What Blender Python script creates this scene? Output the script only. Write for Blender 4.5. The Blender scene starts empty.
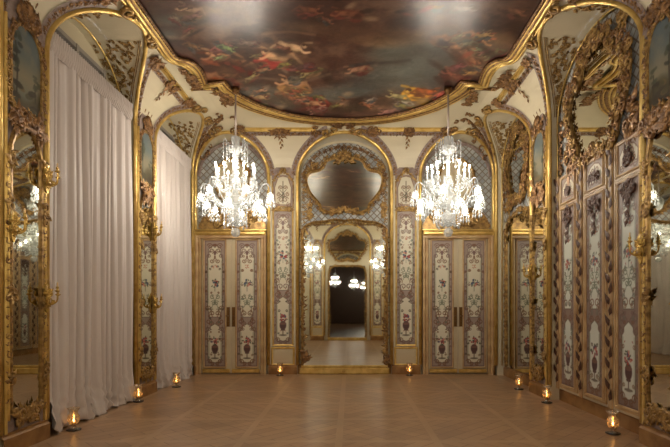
import bpy, math, random
import numpy as np
from mathutils import Vector, Matrix

PI = math.pi
SC = bpy.context.scene
COL = SC.collection
HALF, YB, YR = 3.4, 11.1, -0.5          # half width, back wall, rear wall
ZS, ZC = 4.5, 5.5                       # springing of the cove, flat ceiling
CY = (YB + YR) / 2


def lin(c):
    return tuple((v / 12.92 if v <= .04045 else ((v + .055) / 1.055) ** 2.4) for v in (x / 255 for x in c))


# ------------------------------------------------------------------ materials
def new_mat(name):
    m = bpy.data.materials.new(name)
    m.use_nodes = True
    nt = m.node_tree
    b = nt.nodes['Principled BSDF']
    return m, nt, b


def mat(name, rgb, rough=.5, metal=0., var=.0, scale=6., bump=0., bscale=40., spec=None, rgb2=None):
    m, nt, b = new_mat(name)
    c = lin(rgb)
    b.inputs['Base Color'].default_value = (*c, 1)
    b.inputs['Roughness'].default_value = rough
    b.inputs['Metallic'].default_value = metal
    if spec is not None:
        b.inputs['Specular IOR Level'].default_value = spec
    tc = nt.nodes.new('ShaderNodeTexCoord')
    if var or rgb2:
        n = nt.nodes.new('ShaderNodeTexNoise')
        n.inputs['Scale'].default_value = scale
        n.inputs['Detail'].default_value = 5
        nt.links.new(tc.outputs['Object'], n.inputs['Vector'])
        r = nt.nodes.new('ShaderNodeValToRGB')
        d = lin(rgb2) if rgb2 else tuple(v * (1 - var) for v in c)
        r.color_ramp.elements[0].position = .35
        r.color_ramp.elements[1].position = .65
        r.color_ramp.elements[0].color = (*d, 1)
        r.color_ramp.elements[1].color = (*c, 1)
        nt.links.new(n.outputs['Fac'], r.inputs['Fac'])
        nt.links.new(r.outputs['Color'], b.inputs['Base Color'])
    if bump:
        n2 = nt.nodes.new('ShaderNodeTexNoise')
        n2.inputs['Scale'].default_value = bscale
        nt.links.new(tc.outputs['Object'], n2.inputs['Vector'])
        bp = nt.nodes.new('ShaderNodeBump')
        bp.inputs['Strength'].default_value = bump
        bp.inputs['Distance'].default_value = .01
        nt.links.new(n2.outputs['Fac'], bp.inputs['Height'])
        nt.links.new(bp.outputs['Normal'], b.inputs['Normal'])
    return m


def emit(name, rgb, strength):
    m, nt, b = new_mat(name)
    b.inputs['Base Color'].default_value = (*rgb, 1)
    b.inputs['Emission Color'].default_value = (*rgb, 1)
    b.inputs['Emission Strength'].default_value = strength
    return m


def crystal_mat(name, clear, tint=(.95, .97, .97), diff=.5, alb=.9):
    m = bpy.data.materials.new(name)
    m.use_nodes = True
    nt = m.node_tree
    for n in list(nt.nodes):
        nt.nodes.remove(n)
    out = nt.nodes.new('ShaderNodeOutputMaterial')
    tr = nt.nodes.new('ShaderNodeBsdfTransparent')
    tr.inputs[0].default_value = (*tint, 1)
    gl = nt.nodes.new('ShaderNodeBsdfGlossy')
    gl.inputs['Roughness'].default_value = .12
    df = nt.nodes.new('ShaderNodeBsdfTranslucent')
    df.inputs[0].default_value = (*[v * alb for v in tint], 1)
    dd = nt.nodes.new('ShaderNodeBsdfDiffuse')
    dd.inputs[0].default_value = (*[v * alb for v in tint], 1)
    m0 = nt.nodes.new('ShaderNodeMixShader')
    m0.inputs[0].default_value = .5
    m1 = nt.nodes.new('ShaderNodeMixShader')
    m1.inputs[0].default_value = diff
    m2 = nt.nodes.new('ShaderNodeMixShader')
    m2.inputs[0].default_value = clear
    nt.links.new(dd.outputs[0], m0.inputs[1])
    nt.links.new(df.outputs[0], m0.inputs[2])
    nt.links.new(gl.outputs[0], m1.inputs[1])
    nt.links.new(m0.outputs[0], m1.inputs[2])
    nt.links.new(m1.outputs[0], m2.inputs[1])
    nt.links.new(tr.outputs[0], m2.inputs[2])
    nt.links.new(m2.outputs[0], out.inputs[0])
    return m


def painted_mat(name, rough=.5, bump=0.):
    m, nt, b = new_mat(name)
    a = nt.nodes.new('ShaderNodeAttribute')
    a.attribute_name = 'paint'
    nt.links.new(a.outputs['Color'], b.inputs['Base Color'])
    b.inputs['Roughness'].default_value = rough
    if bump:
        tc = nt.nodes.new('ShaderNodeTexCoord')
        n2 = nt.nodes.new('ShaderNodeTexNoise')
        n2.inputs['Scale'].default_value = 9
        n2.inputs['Detail'].default_value = 4
        nt.links.new(tc.outputs['Object'], n2.inputs['Vector'])
        bp = nt.nodes.new('ShaderNodeBump')
        bp.inputs['Strength'].default_value = bump
        bp.inputs['Distance'].default_value = .02
        nt.links.new(n2.outputs['Fac'], bp.inputs['Height'])
        nt.links.new(bp.outputs['Normal'], b.inputs['Normal'])
    return m


def parquet_mat():
    m, nt, b = new_mat('oak_parquet')
    L = nt.links.new
    tc = nt.nodes.new('ShaderNodeTexCoord')

    def brick(rot, scale, w, h, c1, c2, mc, mort, off=.5):
        mp = nt.nodes.new('ShaderNodeMapping')
        mp.inputs['Rotation'].default_value = (0, 0, rot)
        L(tc.outputs['Object'], mp.inputs['Vector'])
        t = nt.nodes.new('ShaderNodeTexBrick')
        t.offset = off
        t.inputs['Scale'].default_value = scale
        t.inputs['Brick Width'].default_value = w
        t.inputs['Row Height'].default_value = h
        t.inputs['Mortar Size'].default_value = mort
        t.inputs['Mortar Smooth'].default_value = .2
        t.inputs['Color1'].default_value = (*lin(c1), 1)
        t.inputs['Color2'].default_value = (*lin(c2), 1)
        t.inputs['Mortar'].default_value = (*lin(mc), 1)
        L(mp.outputs['Vector'], t.inputs['Vector'])
        return t
    ca, cb, cm = (174, 139, 104), (153, 119, 88), (120, 92, 68)
    t1 = brick(PI / 4, 1, .62, .155, ca, cb, cm, .006)
    t2 = brick(-PI / 4, 1, .62, .155, ca, cb, cm, .006)
    sq = brick(0, 1, 1.1, 1.1, (0, 0, 0), (255, 255, 255), (128, 128, 128), .0, 0)
    ed = brick(0, 1, 1.1, 1.1, (0, 0, 0), (0, 0, 0), (255, 255, 255), .045, 0)
    mx = nt.nodes.new('ShaderNodeMixRGB')
    L(sq.outputs['Color'], mx.inputs[0])
    L(t1.outputs['Color'], mx.inputs[1])
    L(t2.outputs['Color'], mx.inputs[2])
    mx2 = nt.nodes.new('ShaderNodeMixRGB')
    L(ed.outputs['Color'], mx2.inputs[0])
    L(mx.outputs[0], mx2.inputs[1])
    mx2.inputs[2].default_value = (*lin((174, 141, 108)), 1)
    no = nt.nodes.new('ShaderNodeTexNoise')
    no.inputs['Scale'].default_value = 1.3
    no.inputs['Detail'].default_value = 6
    L(tc.outputs['Object'], no.inputs['Vector'])
    mx3 = nt.nodes.new('ShaderNodeMixRGB')
    mx3.blend_type = 'OVERLAY'
    mx3.inputs[0].default_value = .35
    L(mx2.outputs[0], mx3.inputs[1])
    L(no.outputs['Fac'], mx3.inputs[2])
    L(mx3.outputs[0], b.inputs['Base Color'])
    rr = nt.nodes.new('ShaderNodeMapRange')
    rr.inputs['To Min'].default_value = .24
    rr.inputs['To Max'].default_value = .40
    L(no.outputs['Fac'], rr.inputs['Value'])
    L(rr.outputs[0], b.inputs['Roughness'])
    b.inputs['Specular IOR Level'].default_value = .45
    return m


def trellis_mat():
    m, nt, b = new_mat('painted_trellis')
    L = nt.links.new
    tc = nt.nodes.new('ShaderNodeTexCoord')
    se = nt.nodes.new('ShaderNodeSeparateXYZ')
    co = nt.nodes.new('ShaderNodeCombineXYZ')
    L(tc.outputs['Object'], se.inputs[0])
    L(se.outputs['X'], co.inputs['X'])
    L(se.outputs['Z'], co.inputs['Y'])
    mp = nt.nodes.new('ShaderNodeMapping')
    mp.inputs['Rotation'].default_value = (0, 0, PI / 4)
    L(co.outputs[0], mp.inputs['Vector'])
    t = nt.nodes.new('ShaderNodeTexBrick')
    t.offset = 0
    t.inputs['Scale'].default_value = 1
    t.inputs['Brick Width'].default_value = .105
    t.inputs['Row Height'].default_value = .105
    t.inputs['Mortar Size'].default_value = .013
    t.inputs['Mortar Smooth'].default_value = .3
    t.inputs['Color1'].default_value = (*lin((186, 188, 184)), 1)
    t.inputs['Color2'].default_value = (*lin((138, 144, 146)), 1)
    t.inputs['Mortar'].default_value = (*lin((124, 110, 94)), 1)
    L(mp.outputs['Vector'], t.inputs['Vector'])
    L(t.outputs['Color'], b.inputs['Base Color'])
    b.inputs['Roughness'].default_value = .55
    return m


M = {}
M['cream'] = mat('cream_paint', (206, 194, 164), .45, var=.06, scale=1.2)
M['cream_d'] = mat('cream_panel_paint', (194, 178, 146), .42, var=.08, scale=2)
M['mauve'] = mat('mauve_grey_paint', (150, 134, 126), .5, rgb2=(126, 106, 98), scale=14)
M['gold'] = mat('burnished_gold', (224, 192, 116), .30, .55, rgb2=(194, 158, 84), scale=7)
M['carved'] = mat('carved_gilt_wood', (188, 152, 90), .36, .5, rgb2=(114, 84, 48), scale=16)
M['old'] = mat('aged_brown_gilding', (158, 118, 72), .38, .45, rgb2=(92, 64, 42), scale=18)
M['bright'] = mat('bright_gilt_bronze', (232, 198, 112), .26, .6, rgb2=(196, 156, 74), scale=12)
M['wood'] = mat('gilded_oak_base', (160, 120, 72), .38, .2, rgb2=(126, 88, 48), scale=5)
M['stile'] = mat('warm_wood_stile', (192, 162, 116), .42, 0, rgb2=(166, 130, 88), scale=4)
M['mirror'] = mat('antique_mirror', (222, 222, 212), .02, 1., var=.10, scale=1.5)
M['painted'] = painted_mat('painted_boiserie', .48)
M['ceilpaint'] = painted_mat('varnished_canvas', .30, .12)
_nt = M['ceilpaint'].node_tree
_b = _nt.nodes['Principled BSDF']
_at = [n for n in _nt.nodes if n.type == 'ATTRIBUTE'][0]
_tc = [n for n in _nt.nodes if n.type == 'TEX_COORD'][0]
_n = _nt.nodes.new('ShaderNodeTexNoise')
_n.inputs['Scale'].default_value = 5
_n.inputs['Detail'].default_value = 8
_n.inputs['Roughness'].default_value = .7
_n.inputs['Distortion'].default_value = 1.2
_nt.links.new(_tc.outputs['Object'], _n.inputs['Vector'])
_m = _nt.nodes.new('ShaderNodeMixRGB')
_m.blend_type = 'OVERLAY'
_m.inputs[0].default_value = .6
_nt.links.new(_at.outputs['Color'], _m.inputs[1])
_nt.links.new(_n.outputs['Fac'], _m.inputs[2])
_nt.links.new(_m.outputs[0], _b.inputs['Base Color'])
M['landscape'] = painted_mat('oil_landscape', .35)
M['trellis'] = trellis_mat()
M['floor'] = parquet_mat()
M['crystal'] = crystal_mat('cut_crystal', .48, (.96, .98, .98), .64, .72)
M['shade'] = crystal_mat('frosted_crystal_shade', .72, (.96, .98, .98), .5, .45)
M['lglass'] = crystal_mat('hurricane_glass', .62, (1, .90, .72), .30)
M['bulb'] = emit('candle_bulb_light', (1, .90, .76), 200.)
M['flame'] = emit('candle_flame', (1, .52, .16), 18.)
M['wax'] = mat('candle_wax', (226, 196, 140), .5)
M['vine'] = mat('dark_vine_carving', (96, 64, 46), .45, .2, rgb2=(64, 42, 34), scale=20)
M['dark'] = mat('dark_saucer', (42, 34, 30), .35)
M['sleeve'] = mat('pale_silk_sleeve', (188, 172, 162), .7)
M['handle'] = mat('brown_bronze', (120, 88, 52), .4, .8)
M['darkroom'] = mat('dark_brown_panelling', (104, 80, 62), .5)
M['frame_grey'] = mat('grey_window_paint', (150, 142, 132), .5)


def fabric():
    m, nt, b = new_mat('curtain_fabric')
    b.inputs['Base Color'].default_value = (*lin((203, 192, 185)), 1)
    b.inputs['Roughness'].default_value = .5
    b.inputs['Sheen Weight'].default_value = .3
    tc = nt.nodes.new('ShaderNodeTexCoord')
    n = nt.nodes.new('ShaderNodeTexNoise')
    n.inputs['Scale'].default_value = 90
    nt.links.new(tc.outputs['Object'], n.inputs['Vector'])
    bp = nt.nodes.new('ShaderNodeBump')
    bp.inputs['Strength'].default_value = .1
    bp.inputs['Distance'].default_value = .004
    nt.links.new(n.outputs['Fac'], bp.inputs['Height'])
    nt.links.new(bp.outputs['Normal'], b.inputs['Normal'])
    return m


M['fabric'] = fabric()


def pane_mat():
    m = bpy.data.materials.new('window_glass')
    m.use_nodes = True
    nt = m.node_tree
    for n in list(nt.nodes):
        nt.nodes.remove(n)
    out = nt.nodes.new('ShaderNodeOutputMaterial')
    tr = nt.nodes.new('ShaderNodeBsdfTransparent')
    gl = nt.nodes.new('ShaderNodeBsdfGlossy')
    gl.inputs['Roughness'].default_value = .03
    mx = nt.nodes.new('ShaderNodeMixShader')
    mx.inputs[0].default_value = .12
    nt.links.new(tr.outputs[0], mx.inputs[1])
    nt.links.new(gl.outputs[0], mx.inputs[2])
    nt.links.new(mx.outputs[0], out.inputs[0])
    return m


M['pane'] = pane_mat()
M['shutter'] = mat('shutter_paint', (112, 104, 94), .55)


# ------------------------------------------------------------------ mesh builder
class MB:
    def __init__(self):
        self.V, self.F, self.I, self.S = [], [], [], []
        self.warp = None

    def add(self, vs, fs, m=0, smooth=True):
        o = len(self.V)
        if self.warp:
            w = self.warp
            vs = [w(*v) for v in vs]
        self.V.extend(tuple(v) for v in vs)
        for f in fs:
            self.F.append(tuple(i + o for i in f))
            self.I.append(m)
            self.S.append(smooth)

    def box(self, x0, x1, y0, y1, z0, z1, m=0, bev=0.):
        if bev:
            b = bev     # chamfer the front (-y) edges
            vs = [(x0, y1, z0), (x1, y1, z0), (x1, y1, z1), (x0, y1, z1),
                  (x0, y0 + b, z0), (x1, y0 + b, z0), (x1, y0 + b, z1), (x0, y0 + b, z1),
                  (x0 + b, y0, z0 + b), (x1 - b, y0, z0 + b), (x1 - b, y0, z1 - b), (x0 + b, y0, z1 - b)]
            fs = [(0, 3, 2, 1), (8, 9, 10, 11)]
            for i in range(4):
                j = (i + 1) % 4
                fs += [(i, j, 4 + j, 4 + i), (4 + i, 4 + j, 8 + j, 8 + i)]
            self.add(vs, fs, m, False)
            return
        vs = [(x0, y0, z0), (x1, y0, z0), (x1, y1, z0), (x0, y1, z0),
              (x0, y0, z1), (x1, y0, z1), (x1, y1, z1), (x0, y1, z1)]
        self.add(vs, [(0, 3, 2, 1), (4, 5, 6, 7), (0, 1, 5, 4), (1, 2, 6, 5), (2, 3, 7, 6), (3, 0, 4, 7)], m, False)

    def quad(self, a, b, c, d, m=0):
        self.add([a, b, c, d], [(0, 1, 2, 3)], m, False)

    def tube(self, pts, r, n=6, m=0, closed=False, caps=True):
        P = [Vector(p) for p in pts]
        k = len(P)
        R = r if isinstance(r, (list, tuple)) else [r] * k
        T = []
        for i in range(k):
            a = P[i - 1] if (i > 0 or closed) else P[0]
            b = P[(i + 1) % k] if (i < k - 1 or closed) else P[-1]
            t = b - a
            T.append(t.normalized() if t.length > 1e-9 else Vector((0, 0, 1)))
        u = T[0].orthogonal().normalized()
        vs = []
        for i in range(k):
            u = u - T[i] * u.dot(T[i])
            if u.length < 1e-6:
                u = T[i].orthogonal()
            u.normalize()
            w = T[i].cross(u)
            for j in range(n):
                a = 2 * PI * j / n
                vs.append(P[i] + (u * math.cos(a) + w * math.sin(a)) * R[i])
        fs = []
        for i in range(k - (0 if closed else 1)):
            i2 = (i + 1) % k
            for j in range(n):
                j2 = (j + 1) % n
                fs.append((i * n + j, i * n + j2, i2 * n + j2, i2 * n + j))
        if caps and not closed:
            fs.append(tuple(range(n))[::-1])
            fs.append(tuple((k - 1) * n + j for j in range(n)))
        self.add(vs, fs, m)

    def lathe(self, prof, c=(0, 0, 0), n=12, m=0, smooth=True):
        vs, fs = [], []
        for (r, z) in prof:
            for j in range(n):
                a = 2 * PI * j / n
                vs.append((c[0] + r * math.cos(a), c[1] + r * math.sin(a), c[2] + z))
        for i in range(len(prof) - 1):
            for j in range(n):
                j2 = (j + 1) % n
                fs.append((i * n + j, i * n + j2, (i + 1) * n + j2, (i + 1) * n + j))
        if prof[0][0] > 1e-4:
            fs.append(tuple(range(n))[::-1])
        if prof[-1][0] > 1e-4:
            fs.append(tuple((len(prof) - 1) * n + j for j in range(n)))
        self.add(vs, fs, m, smooth)

    def ball(self, c, rx, ry=None, rz=None, m=0, n=8, k=5, smooth=True):
        ry = ry or rx
        rz = rz or rx
        vs = [(c[0], c[1], c[2] - rz)]
        for i in range(1, k):
            t = -PI / 2 + PI * i / k
            for j in range(n):
                a = 2 * PI * j / n
                vs.append((c[0] + rx * math.cos(t) * math.cos(a), c[1] + ry * math.cos(t) * math.sin(a), c[2] + rz * math.sin(t)))
        vs.append((c[0], c[1], c[2] + rz))
        fs = []
        for j in range(n):
            fs.append((0, 1 + (j + 1) % n, 1 + j))
            b = 1 + (k - 2) * n
            fs.append((len(vs) - 1, b + j, b + (j + 1) % n))
        for i in range(k - 2):
            for j in range(n):
                fs.append((1 + i * n + j, 1 + i * n + (j + 1) % n, 1 + (i + 1) * n + (j + 1) % n, 1 + (i + 1) * n + j))
        self.add(vs, fs, m, smooth)

    def drop(self, c, r, h, m=0):
        """a cut pendant hanging from c"""
        x, y, z = c
        vs = [(x, y, z)]
        for j in range(5):
            a = 2 * PI * j / 5
            vs.append((x + r * math.cos(a), y + r * math.sin(a), z - h * .62))
        vs.append((x, y, z - h))
        fs = []
        for j in range(5):
            fs += [(0, 1 + j, 1 + (j + 1) % 5), (6, 1 + (j + 1) % 5, 1 + j)]
        self.add(vs, fs, m, False)

    def sweep(self, path, prof, m=0, closed=False):
        """path of (x,z) or (x,y,z) in the wall plane; prof of (sideways, protrusion)"""
        P = [(p[0], 0., p[1]) if len(p) == 2 else p for p in path]
        k = len(P)
        n = len(prof)
        vs, fs = [], []
        for i in range(k):
            a = P[i - 1] if (i > 0 or closed) else P[0]
            b = P[(i + 1) % k] if (i < k - 1 or closed) else P[-1]
            c = P[i]

            def nd(p, q):
                dx, dz = q[0] - p[0], q[2] - p[2]
                l = math.hypot(dx, dz) or 1e-9
                return dx / l, dz / l
            t1 = nd(a, c) if a != c else nd(c, b)
            t2 = nd(c, b) if b != c else t1
            tx, tz = t1[0] + t2[0], t1[1] + t2[1]
            l = math.hypot(tx, tz) or 1e-9
            tx, tz = tx / l, tz / l
            cosh = max(.45, tx * t1[0] + tz * t1[1])
            nx, nz = -tz / cosh, tx / cosh
            for (s, q) in prof:
                vs.append((c[0] + nx * s, c[1] - q, c[2] + nz * s))
        for i in range(k - (0 if closed else 1)):
            i2 = (i + 1) % k
            for j in range(n - 1):
                fs.append((i * n + j, i2 * n + j, i2 * n + j + 1, i * n + j + 1))
        self.add(vs, fs, m, False)

    def plate(self, poly, y0, y1, m=0):
        """polygon of (x,z), front face at y0"""
        n = len(poly)
        vs = [(p[0], y0, p[1]) for p in poly] + [(p[0], y1, p[1]) for p in poly]
        fs = [tuple(range(n)), tuple(range(2 * n - 1, n - 1, -1))]
        for i in range(n):
            j = (i + 1) % n
            fs.append((i, n + i, n + j, j))
        self.add(vs, fs, m, False)

    # carved ornament, in the wall plane
    def scroll(self, cx, cz, s, rot=0., flip=1, y=0., r=.16, m=0, turns=1.25, n=5):
        pts, R = [], []
        k = 11
        for i in range(k):
            t = i / (k - 1)
            a = turns * 2 * PI * t
            rad = s * (.95 - .72 * t)
            px, pz = rad * math.cos(a) - s * .3, rad * math.sin(a)
            px *= flip
            x = cx + px * math.cos(rot) - pz * math.sin(rot)
            z = cz + px * math.sin(rot) + pz * math.cos(rot)
            pts.append((x, y - s * r * (.8 + 1.1 * t), z))
            R.append(s * r * (.55 + 1.0 * math.sin(PI * min(1, t * .8 + .15))))
        self.tube(pts, R, n, m)

    def leaf(self, cx, cz, l, w, rot, y=0., h=None, m=0):
        h = h or w * .55
        c, s = math.cos(rot), math.sin(rot)
        P = [(0, 0, 0), (l * .35, w * .5, 0), (l, w * .12, .35), (l * .35, -w * .5, 0), (l * .4, 0, 1)]
        vs = [(cx + a * c - b * s, y - h * q - .002, cz + a * s + b * c) for a, b, q in P]
        self.add(vs, [(0, 3, 4), (4, 3, 2), (2, 1, 4), (4, 1, 0)], m)

    def rocaille(self, path, size, rng, y=0., m=0, closed=False, both=True, dens=1.0, m2=None):
        """run carved C-scrolls, leaves and beads along a path"""
        P = [(p[0], p[1]) for p in path]
        size *= .72
        if closed:
            P = P + [P[0]]
        L = [0]
        for i in range(1, len(P)):
            L.append(L[-1] + math.hypot(P[i][0] - P[i - 1][0], P[i][1] - P[i - 1][1]))
        step = size * 1.25 / dens
        N = max(2, int(L[-1] / step))
        k = 0
        for i in range(N):
            d = L[-1] * (i + .5) / N
            while k < len(L) - 2 and L[k + 1] < d:
                k += 1
            t = (d - L[k]) / max(1e-9, L[k + 1] - L[k])
            x = P[k][0] + (P[k + 1][0] - P[k][0]) * t
            z = P[k][1] + (P[k + 1][1] - P[k][1]) * t
            ang = math.atan2(P[k + 1][1] - P[k][1], P[k + 1][0] - P[k][0])
            sd = 1 if i % 2 else -1
            nx, nz = -math.sin(ang) * sd, math.cos(ang) * sd
            s = size * rng.uniform(.42, .62)
            mm = m if (m2 is None or rng.random() < .6) else m2
            off = size * rng.uniform(.05, .25)
            self.scroll(x + nx * off, z + nz * off, s, ang + rng.uniform(-.5, .5), sd, y, .2, mm, rng.uniform(.9, 1.4))
            for q in range(2 if both else 1):
                a2 = ang + (PI / 2 * sd) * rng.uniform(.3, 1.2) * (1 if q == 0 else -1)
                self.leaf(x + rng.uniform(-.3, .3) * size, z + rng.uniform(-.3, .3) * size, size * rng.uniform(.7, 1.15),
                          size * rng.uniform(.3, .45), a2, y - size * .08, None, mm)
            if rng.random() < .5:
                self.ball((x - nx * size * .3, y - size * .15, z - nz * size * .3), size * .13, m=mm, n=6, k=4)

    def cluster(self, cx, cz, w, h, size, count, rng, y=0., m=0, sym=True):
        """a heap of scrolls and leaves, mirrored about cx"""
        for i in range(count):
            px, pz = rng.uniform(.02, 1) * w, rng.uniform(-1, 1) * h
            if (px / w) ** 2 + (pz / h) ** 2 > 1:
                px *= .6
                pz *= .6
            s = size * rng.uniform(.6, 1.1)
            rot, fl, tn = rng.uniform(0, 2 * PI), rng.choice((-1, 1)), rng.uniform(.8, 1.4)
            lr = rng.uniform(0, 2 * PI)
            for q in ((1, -1) if sym else (1,)):
                self.scroll(cx + q * px, cz + pz, s * .5, rot if q == 1 else PI - rot, fl * q if q == 1 else fl, y, .2, m, tn)
                self.leaf(cx + q * px, cz + pz, s * 1.1, s * .42, lr if q == 1 else PI - lr, y - s * .1, None, m)

    def shell(self, cx, cz, s, y=0., m=0, n=9):
        for i in range(n):
            a = PI * (.06 + .88 * i / (n - 1))
            l = s * (1 + .15 * math.sin(a))
            self.tube([(cx, y - s * .15, cz), (cx + l * .6 * math.cos(a), y - s * .3, cz + l * .6 * math.sin(a)),
                       (cx + l * math.cos(a), y - s * .12, cz + l * math.sin(a))], [s * .05, s * .12, s * .09], 5, m)
        for q in (-1, 1):
            self.scroll(cx + q * s * .55, cz - s * .18, s * .42, 0 if q == 1 else PI, q, y, .22, m)

    def build(self, name, mats, parent=None):
        me = bpy.data.meshes.new(name)
        me.from_pydata(self.V, [], self.F)
        if not isinstance(mats, (list, tuple)):
            mats = [mats]
        for q in mats:
            me.materials.append(q)
        me.polygons.foreach_set('material_index', self.I)
        me.polygons.foreach_set('use_smooth', self.S)
        me.update()
        o = bpy.data.objects.new(name, me)
        COL.objects.link(o)
        if parent:
            o.parent = parent
        return o


def tag(o, label=None, cat=None, group=None, kind=None):
    if label:
        o['label'] = label
    if cat:
        o['category'] = cat
    if group:
        o['group'] = group
    if kind:
        o['kind'] = kind
    return o


def empty(name, loc=(0, 0, 0), rz=0., label=None, cat=None, group=None, kind=None):
    o = bpy.data.objects.new(name, None)
    o.empty_display_size = .1
    COL.objects.link(o)
    o.location = loc
    o.rotation_euler = (0, 0, rz)
    return tag(o, label, cat, group, kind)


def copy_tree(o, parent=None):
    c = o.copy()
    COL.objects.link(c)
    if parent:
        c.parent = parent
    for ch in o.children:
        copy_tree(ch, c)
    return c


def dup(o, loc, rz, label, group=None):
    c = copy_tree(o)
    c.location = loc
    c.rotation_euler = (0, 0, rz)
    c['label'] = label
    if group:
        c['group'] = group
    return c


# wall frames: local x along the wall, local -y into the room
WALL = {'left': ((-HALF, 0, 0), PI / 2), 'right': ((HALF, 0, 0), -PI / 2),
        'back': ((0, YB, 0), 0.), 'rear': ((0, YR, 0), PI)}


def on_wall(w, x, z=0., y=0.):
    loc, rz = WALL[w]
    c, s = math.cos(rz), math.sin(rz)
    return (loc[0] + x * c - y * s, loc[1] + x * s + y * c, z), rz


def smooth_path(pts, n=6, closed=False):
    """Catmull-Rom through pts"""
    out = []
    k = len(pts)
    rng = range(k if closed else k - 1)
    for i in rng:
        p0 = pts[(i - 1) % k] if (closed or i > 0) else pts[0]
        p1, p2 = pts[i], pts[(i + 1) % k]
        p3 = pts[(i + 2) % k] if (closed or i < k - 2) else pts[-1]
        for j in range(n):
            t = j / n
            out.append(tuple(.5 * (2 * b + (c - a) * t + (2 * a - 5 * b + 4 * c - d) * t * t + (3 * b - a - 3 * c + d) * t ** 3)
                             for a, b, c, d in zip(p0, p1, p2, p3)))
    if not closed:
        out.append(tuple(pts[-1]))
    return out


def sym_outline(half, n=5):
    """half: points from top centre down the right side to bottom centre"""
    r = smooth_path(half, n)
    l = [(-x, z) for x, z in r[::-1]][1:-1]
    return r + l


# ------------------------------------------------------------------ painted canvases
class Canvas:
    def __init__(self, w, h, res, bg):
        self.w, self.h = w, h
        self.nx, self.nz = int(round(w / res)) + 1, int(round(h / res)) + 1
        self.x = np.linspace(-w / 2, w / 2, self.nx)
        self.z = np.linspace(0, h, self.nz)
        self.A = np.zeros((self.nz, self.nx, 3))
        self.A[:] = bg
        self.X, self.Z = np.meshgrid(self.x, self.z)

    def blend(self, mask, col, alpha=1.):
        k = (np.clip(mask, 0, 1) * alpha)[..., None]
        self.A[:] = self.A * (1 - k) + np.array(col, float) * k

    def ell(self, cx, cz, rx, rz, col, rot=0., alpha=1., soft=.25, sym=False):
        for q in ((1, -1) if sym else (1,)):
            dx, dz = self.X - cx * q, self.Z - cz
            c, s = math.cos(rot * q), math.sin(rot * q)
            u, v = (dx * c + dz * s) / rx, (-dx * s + dz * c) / rz
            d = np.sqrt(u * u + v * v)
            self.blend((1 - d) / soft + .5, col, alpha)

    def stroke(self, pts, w, col, alpha=1., sym=False, soft=.6):
        for q in ((1, -1) if sym else (1,)):
            D = np.full(self.X.shape, 9.)
            for (a, b) in zip(pts[:-1], pts[1:]):
                ax, az, bx, bz = a[0] * q, a[1], b[0] * q, b[1]
                dx, dz = bx - ax, bz - az
                l2 = dx * dx + dz * dz or 1e-9
                t = np.clip(((self.X - ax) * dx + (self.Z - az) * dz) / l2, 0, 1)
                D = np.minimum(D, np.hypot(self.X - ax - t * dx, self.Z - az - t * dz))
            self.blend((w / 2 - D) / (w * soft) + .5, col, alpha)

    def poly(self, pts, col, alpha=1.):
        self.blend(inside(pts, self.X, self.Z).astype(float), col, alpha)

    def curl(self, cx, cz, s, rot, flip, w, col, sym=True, alpha=1.):
        pts = []
        for i in range(12):
            t = i / 11
            a = 2.5 * PI * t
            r = s * (1 - .75 * t)
            px, pz = (r * math.cos(a) - s * .3) * flip, r * math.sin(a)
            pts.append((cx + px * math.cos(rot) - pz * math.sin(rot), cz + px * math.sin(rot) + pz * math.cos(rot)))
        self.stroke(pts, w, col, alpha, sym)

    def flowers(self, cx, cz, r, n, rng, cols, green=(74, 84, 62)):
        for i in range(n):
            a, d = rng.uniform(0, 2 * PI), r * math.sqrt(rng.random())
            self.ell(cx + d * 1.2 * math.cos(a), cz + d * 1.2 * math.sin(a), r * .28, r * .14, green, rng.uniform(0, PI), .9)
        for i in range(n):
            a, d = rng.uniform(0, 2 * PI), r * .9 * math.sqrt(rng.random())
            c = rng.choice(cols)
            self.ell(cx + d * math.cos(a), cz + d * math.sin(a), r * rng.uniform(.2, .34), r * rng.uniform(.2, .3), c, 0, .95)

    def mesh(self, name, y=0., cut=None, flat=False, off=(0, 0)):
        nx, nz = self.nx, self.nz
        if flat:
            V = np.stack([self.X + off[0], self.Z + off[1], np.full(self.X.shape, y)], -1).reshape(-1, 3)
        else:
            V = np.stack([self.X + off[0], np.full(self.X.shape, y), self.Z + off[1]], -1).reshape(-1, 3)
        i = np.arange(nz * nx).reshape(nz, nx)
        F = np.stack([i[:-1, :-1], i[:-1, 1:], i[1:, 1:], i[1:, :-1]], -1)
        if flat:
            F = F[..., ::-1]
        if cut is not None:
            cx = (self.X[:-1, :-1] + self.X[1:, 1:]) / 2
            cz = (self.Z[:-1, :-1] + self.Z[1:, 1:]) / 2
            F = F[inside(cut, cx, cz)]
        F = F.reshape(-1, 4)
        used = np.unique(F)
        remap = np.zeros(len(V), int)
        remap[used] = np.arange(len(used))
        V = V[used]
        F = remap[F]
        me = bpy.data.meshes.new(name)
        me.from_pydata(V.tolist(), [], F.tolist())
        s = np.clip(self.A, 0, 255).reshape(-1, 3)[used] / 255
        s = np.where(s <= .04045, s / 12.92, ((s + .055) / 1.055) ** 2.4)
        at = me.color_attributes.new('paint', 'FLOAT_COLOR', 'POINT')
        at.data.foreach_set('color', np.concatenate([s, np.ones((len(s), 1))], 1).astype(np.float32).ravel())
        me.update()
        return me


def inside(poly, X, Z):
    r = np.zeros(X.shape, bool)
    n = len(poly)
    for i in range(n):
        x1, z1 = poly[i]
        x2, z2 = poly[(i + 1) % n]
        if z1 == z2:
            continue
        c = (Z < max(z1, z2)) & (Z >= min(z1, z2)) & (X < (x2 - x1) * (Z - z1) / (z2 - z1) + x1)
        r ^= c
    return r


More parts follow.
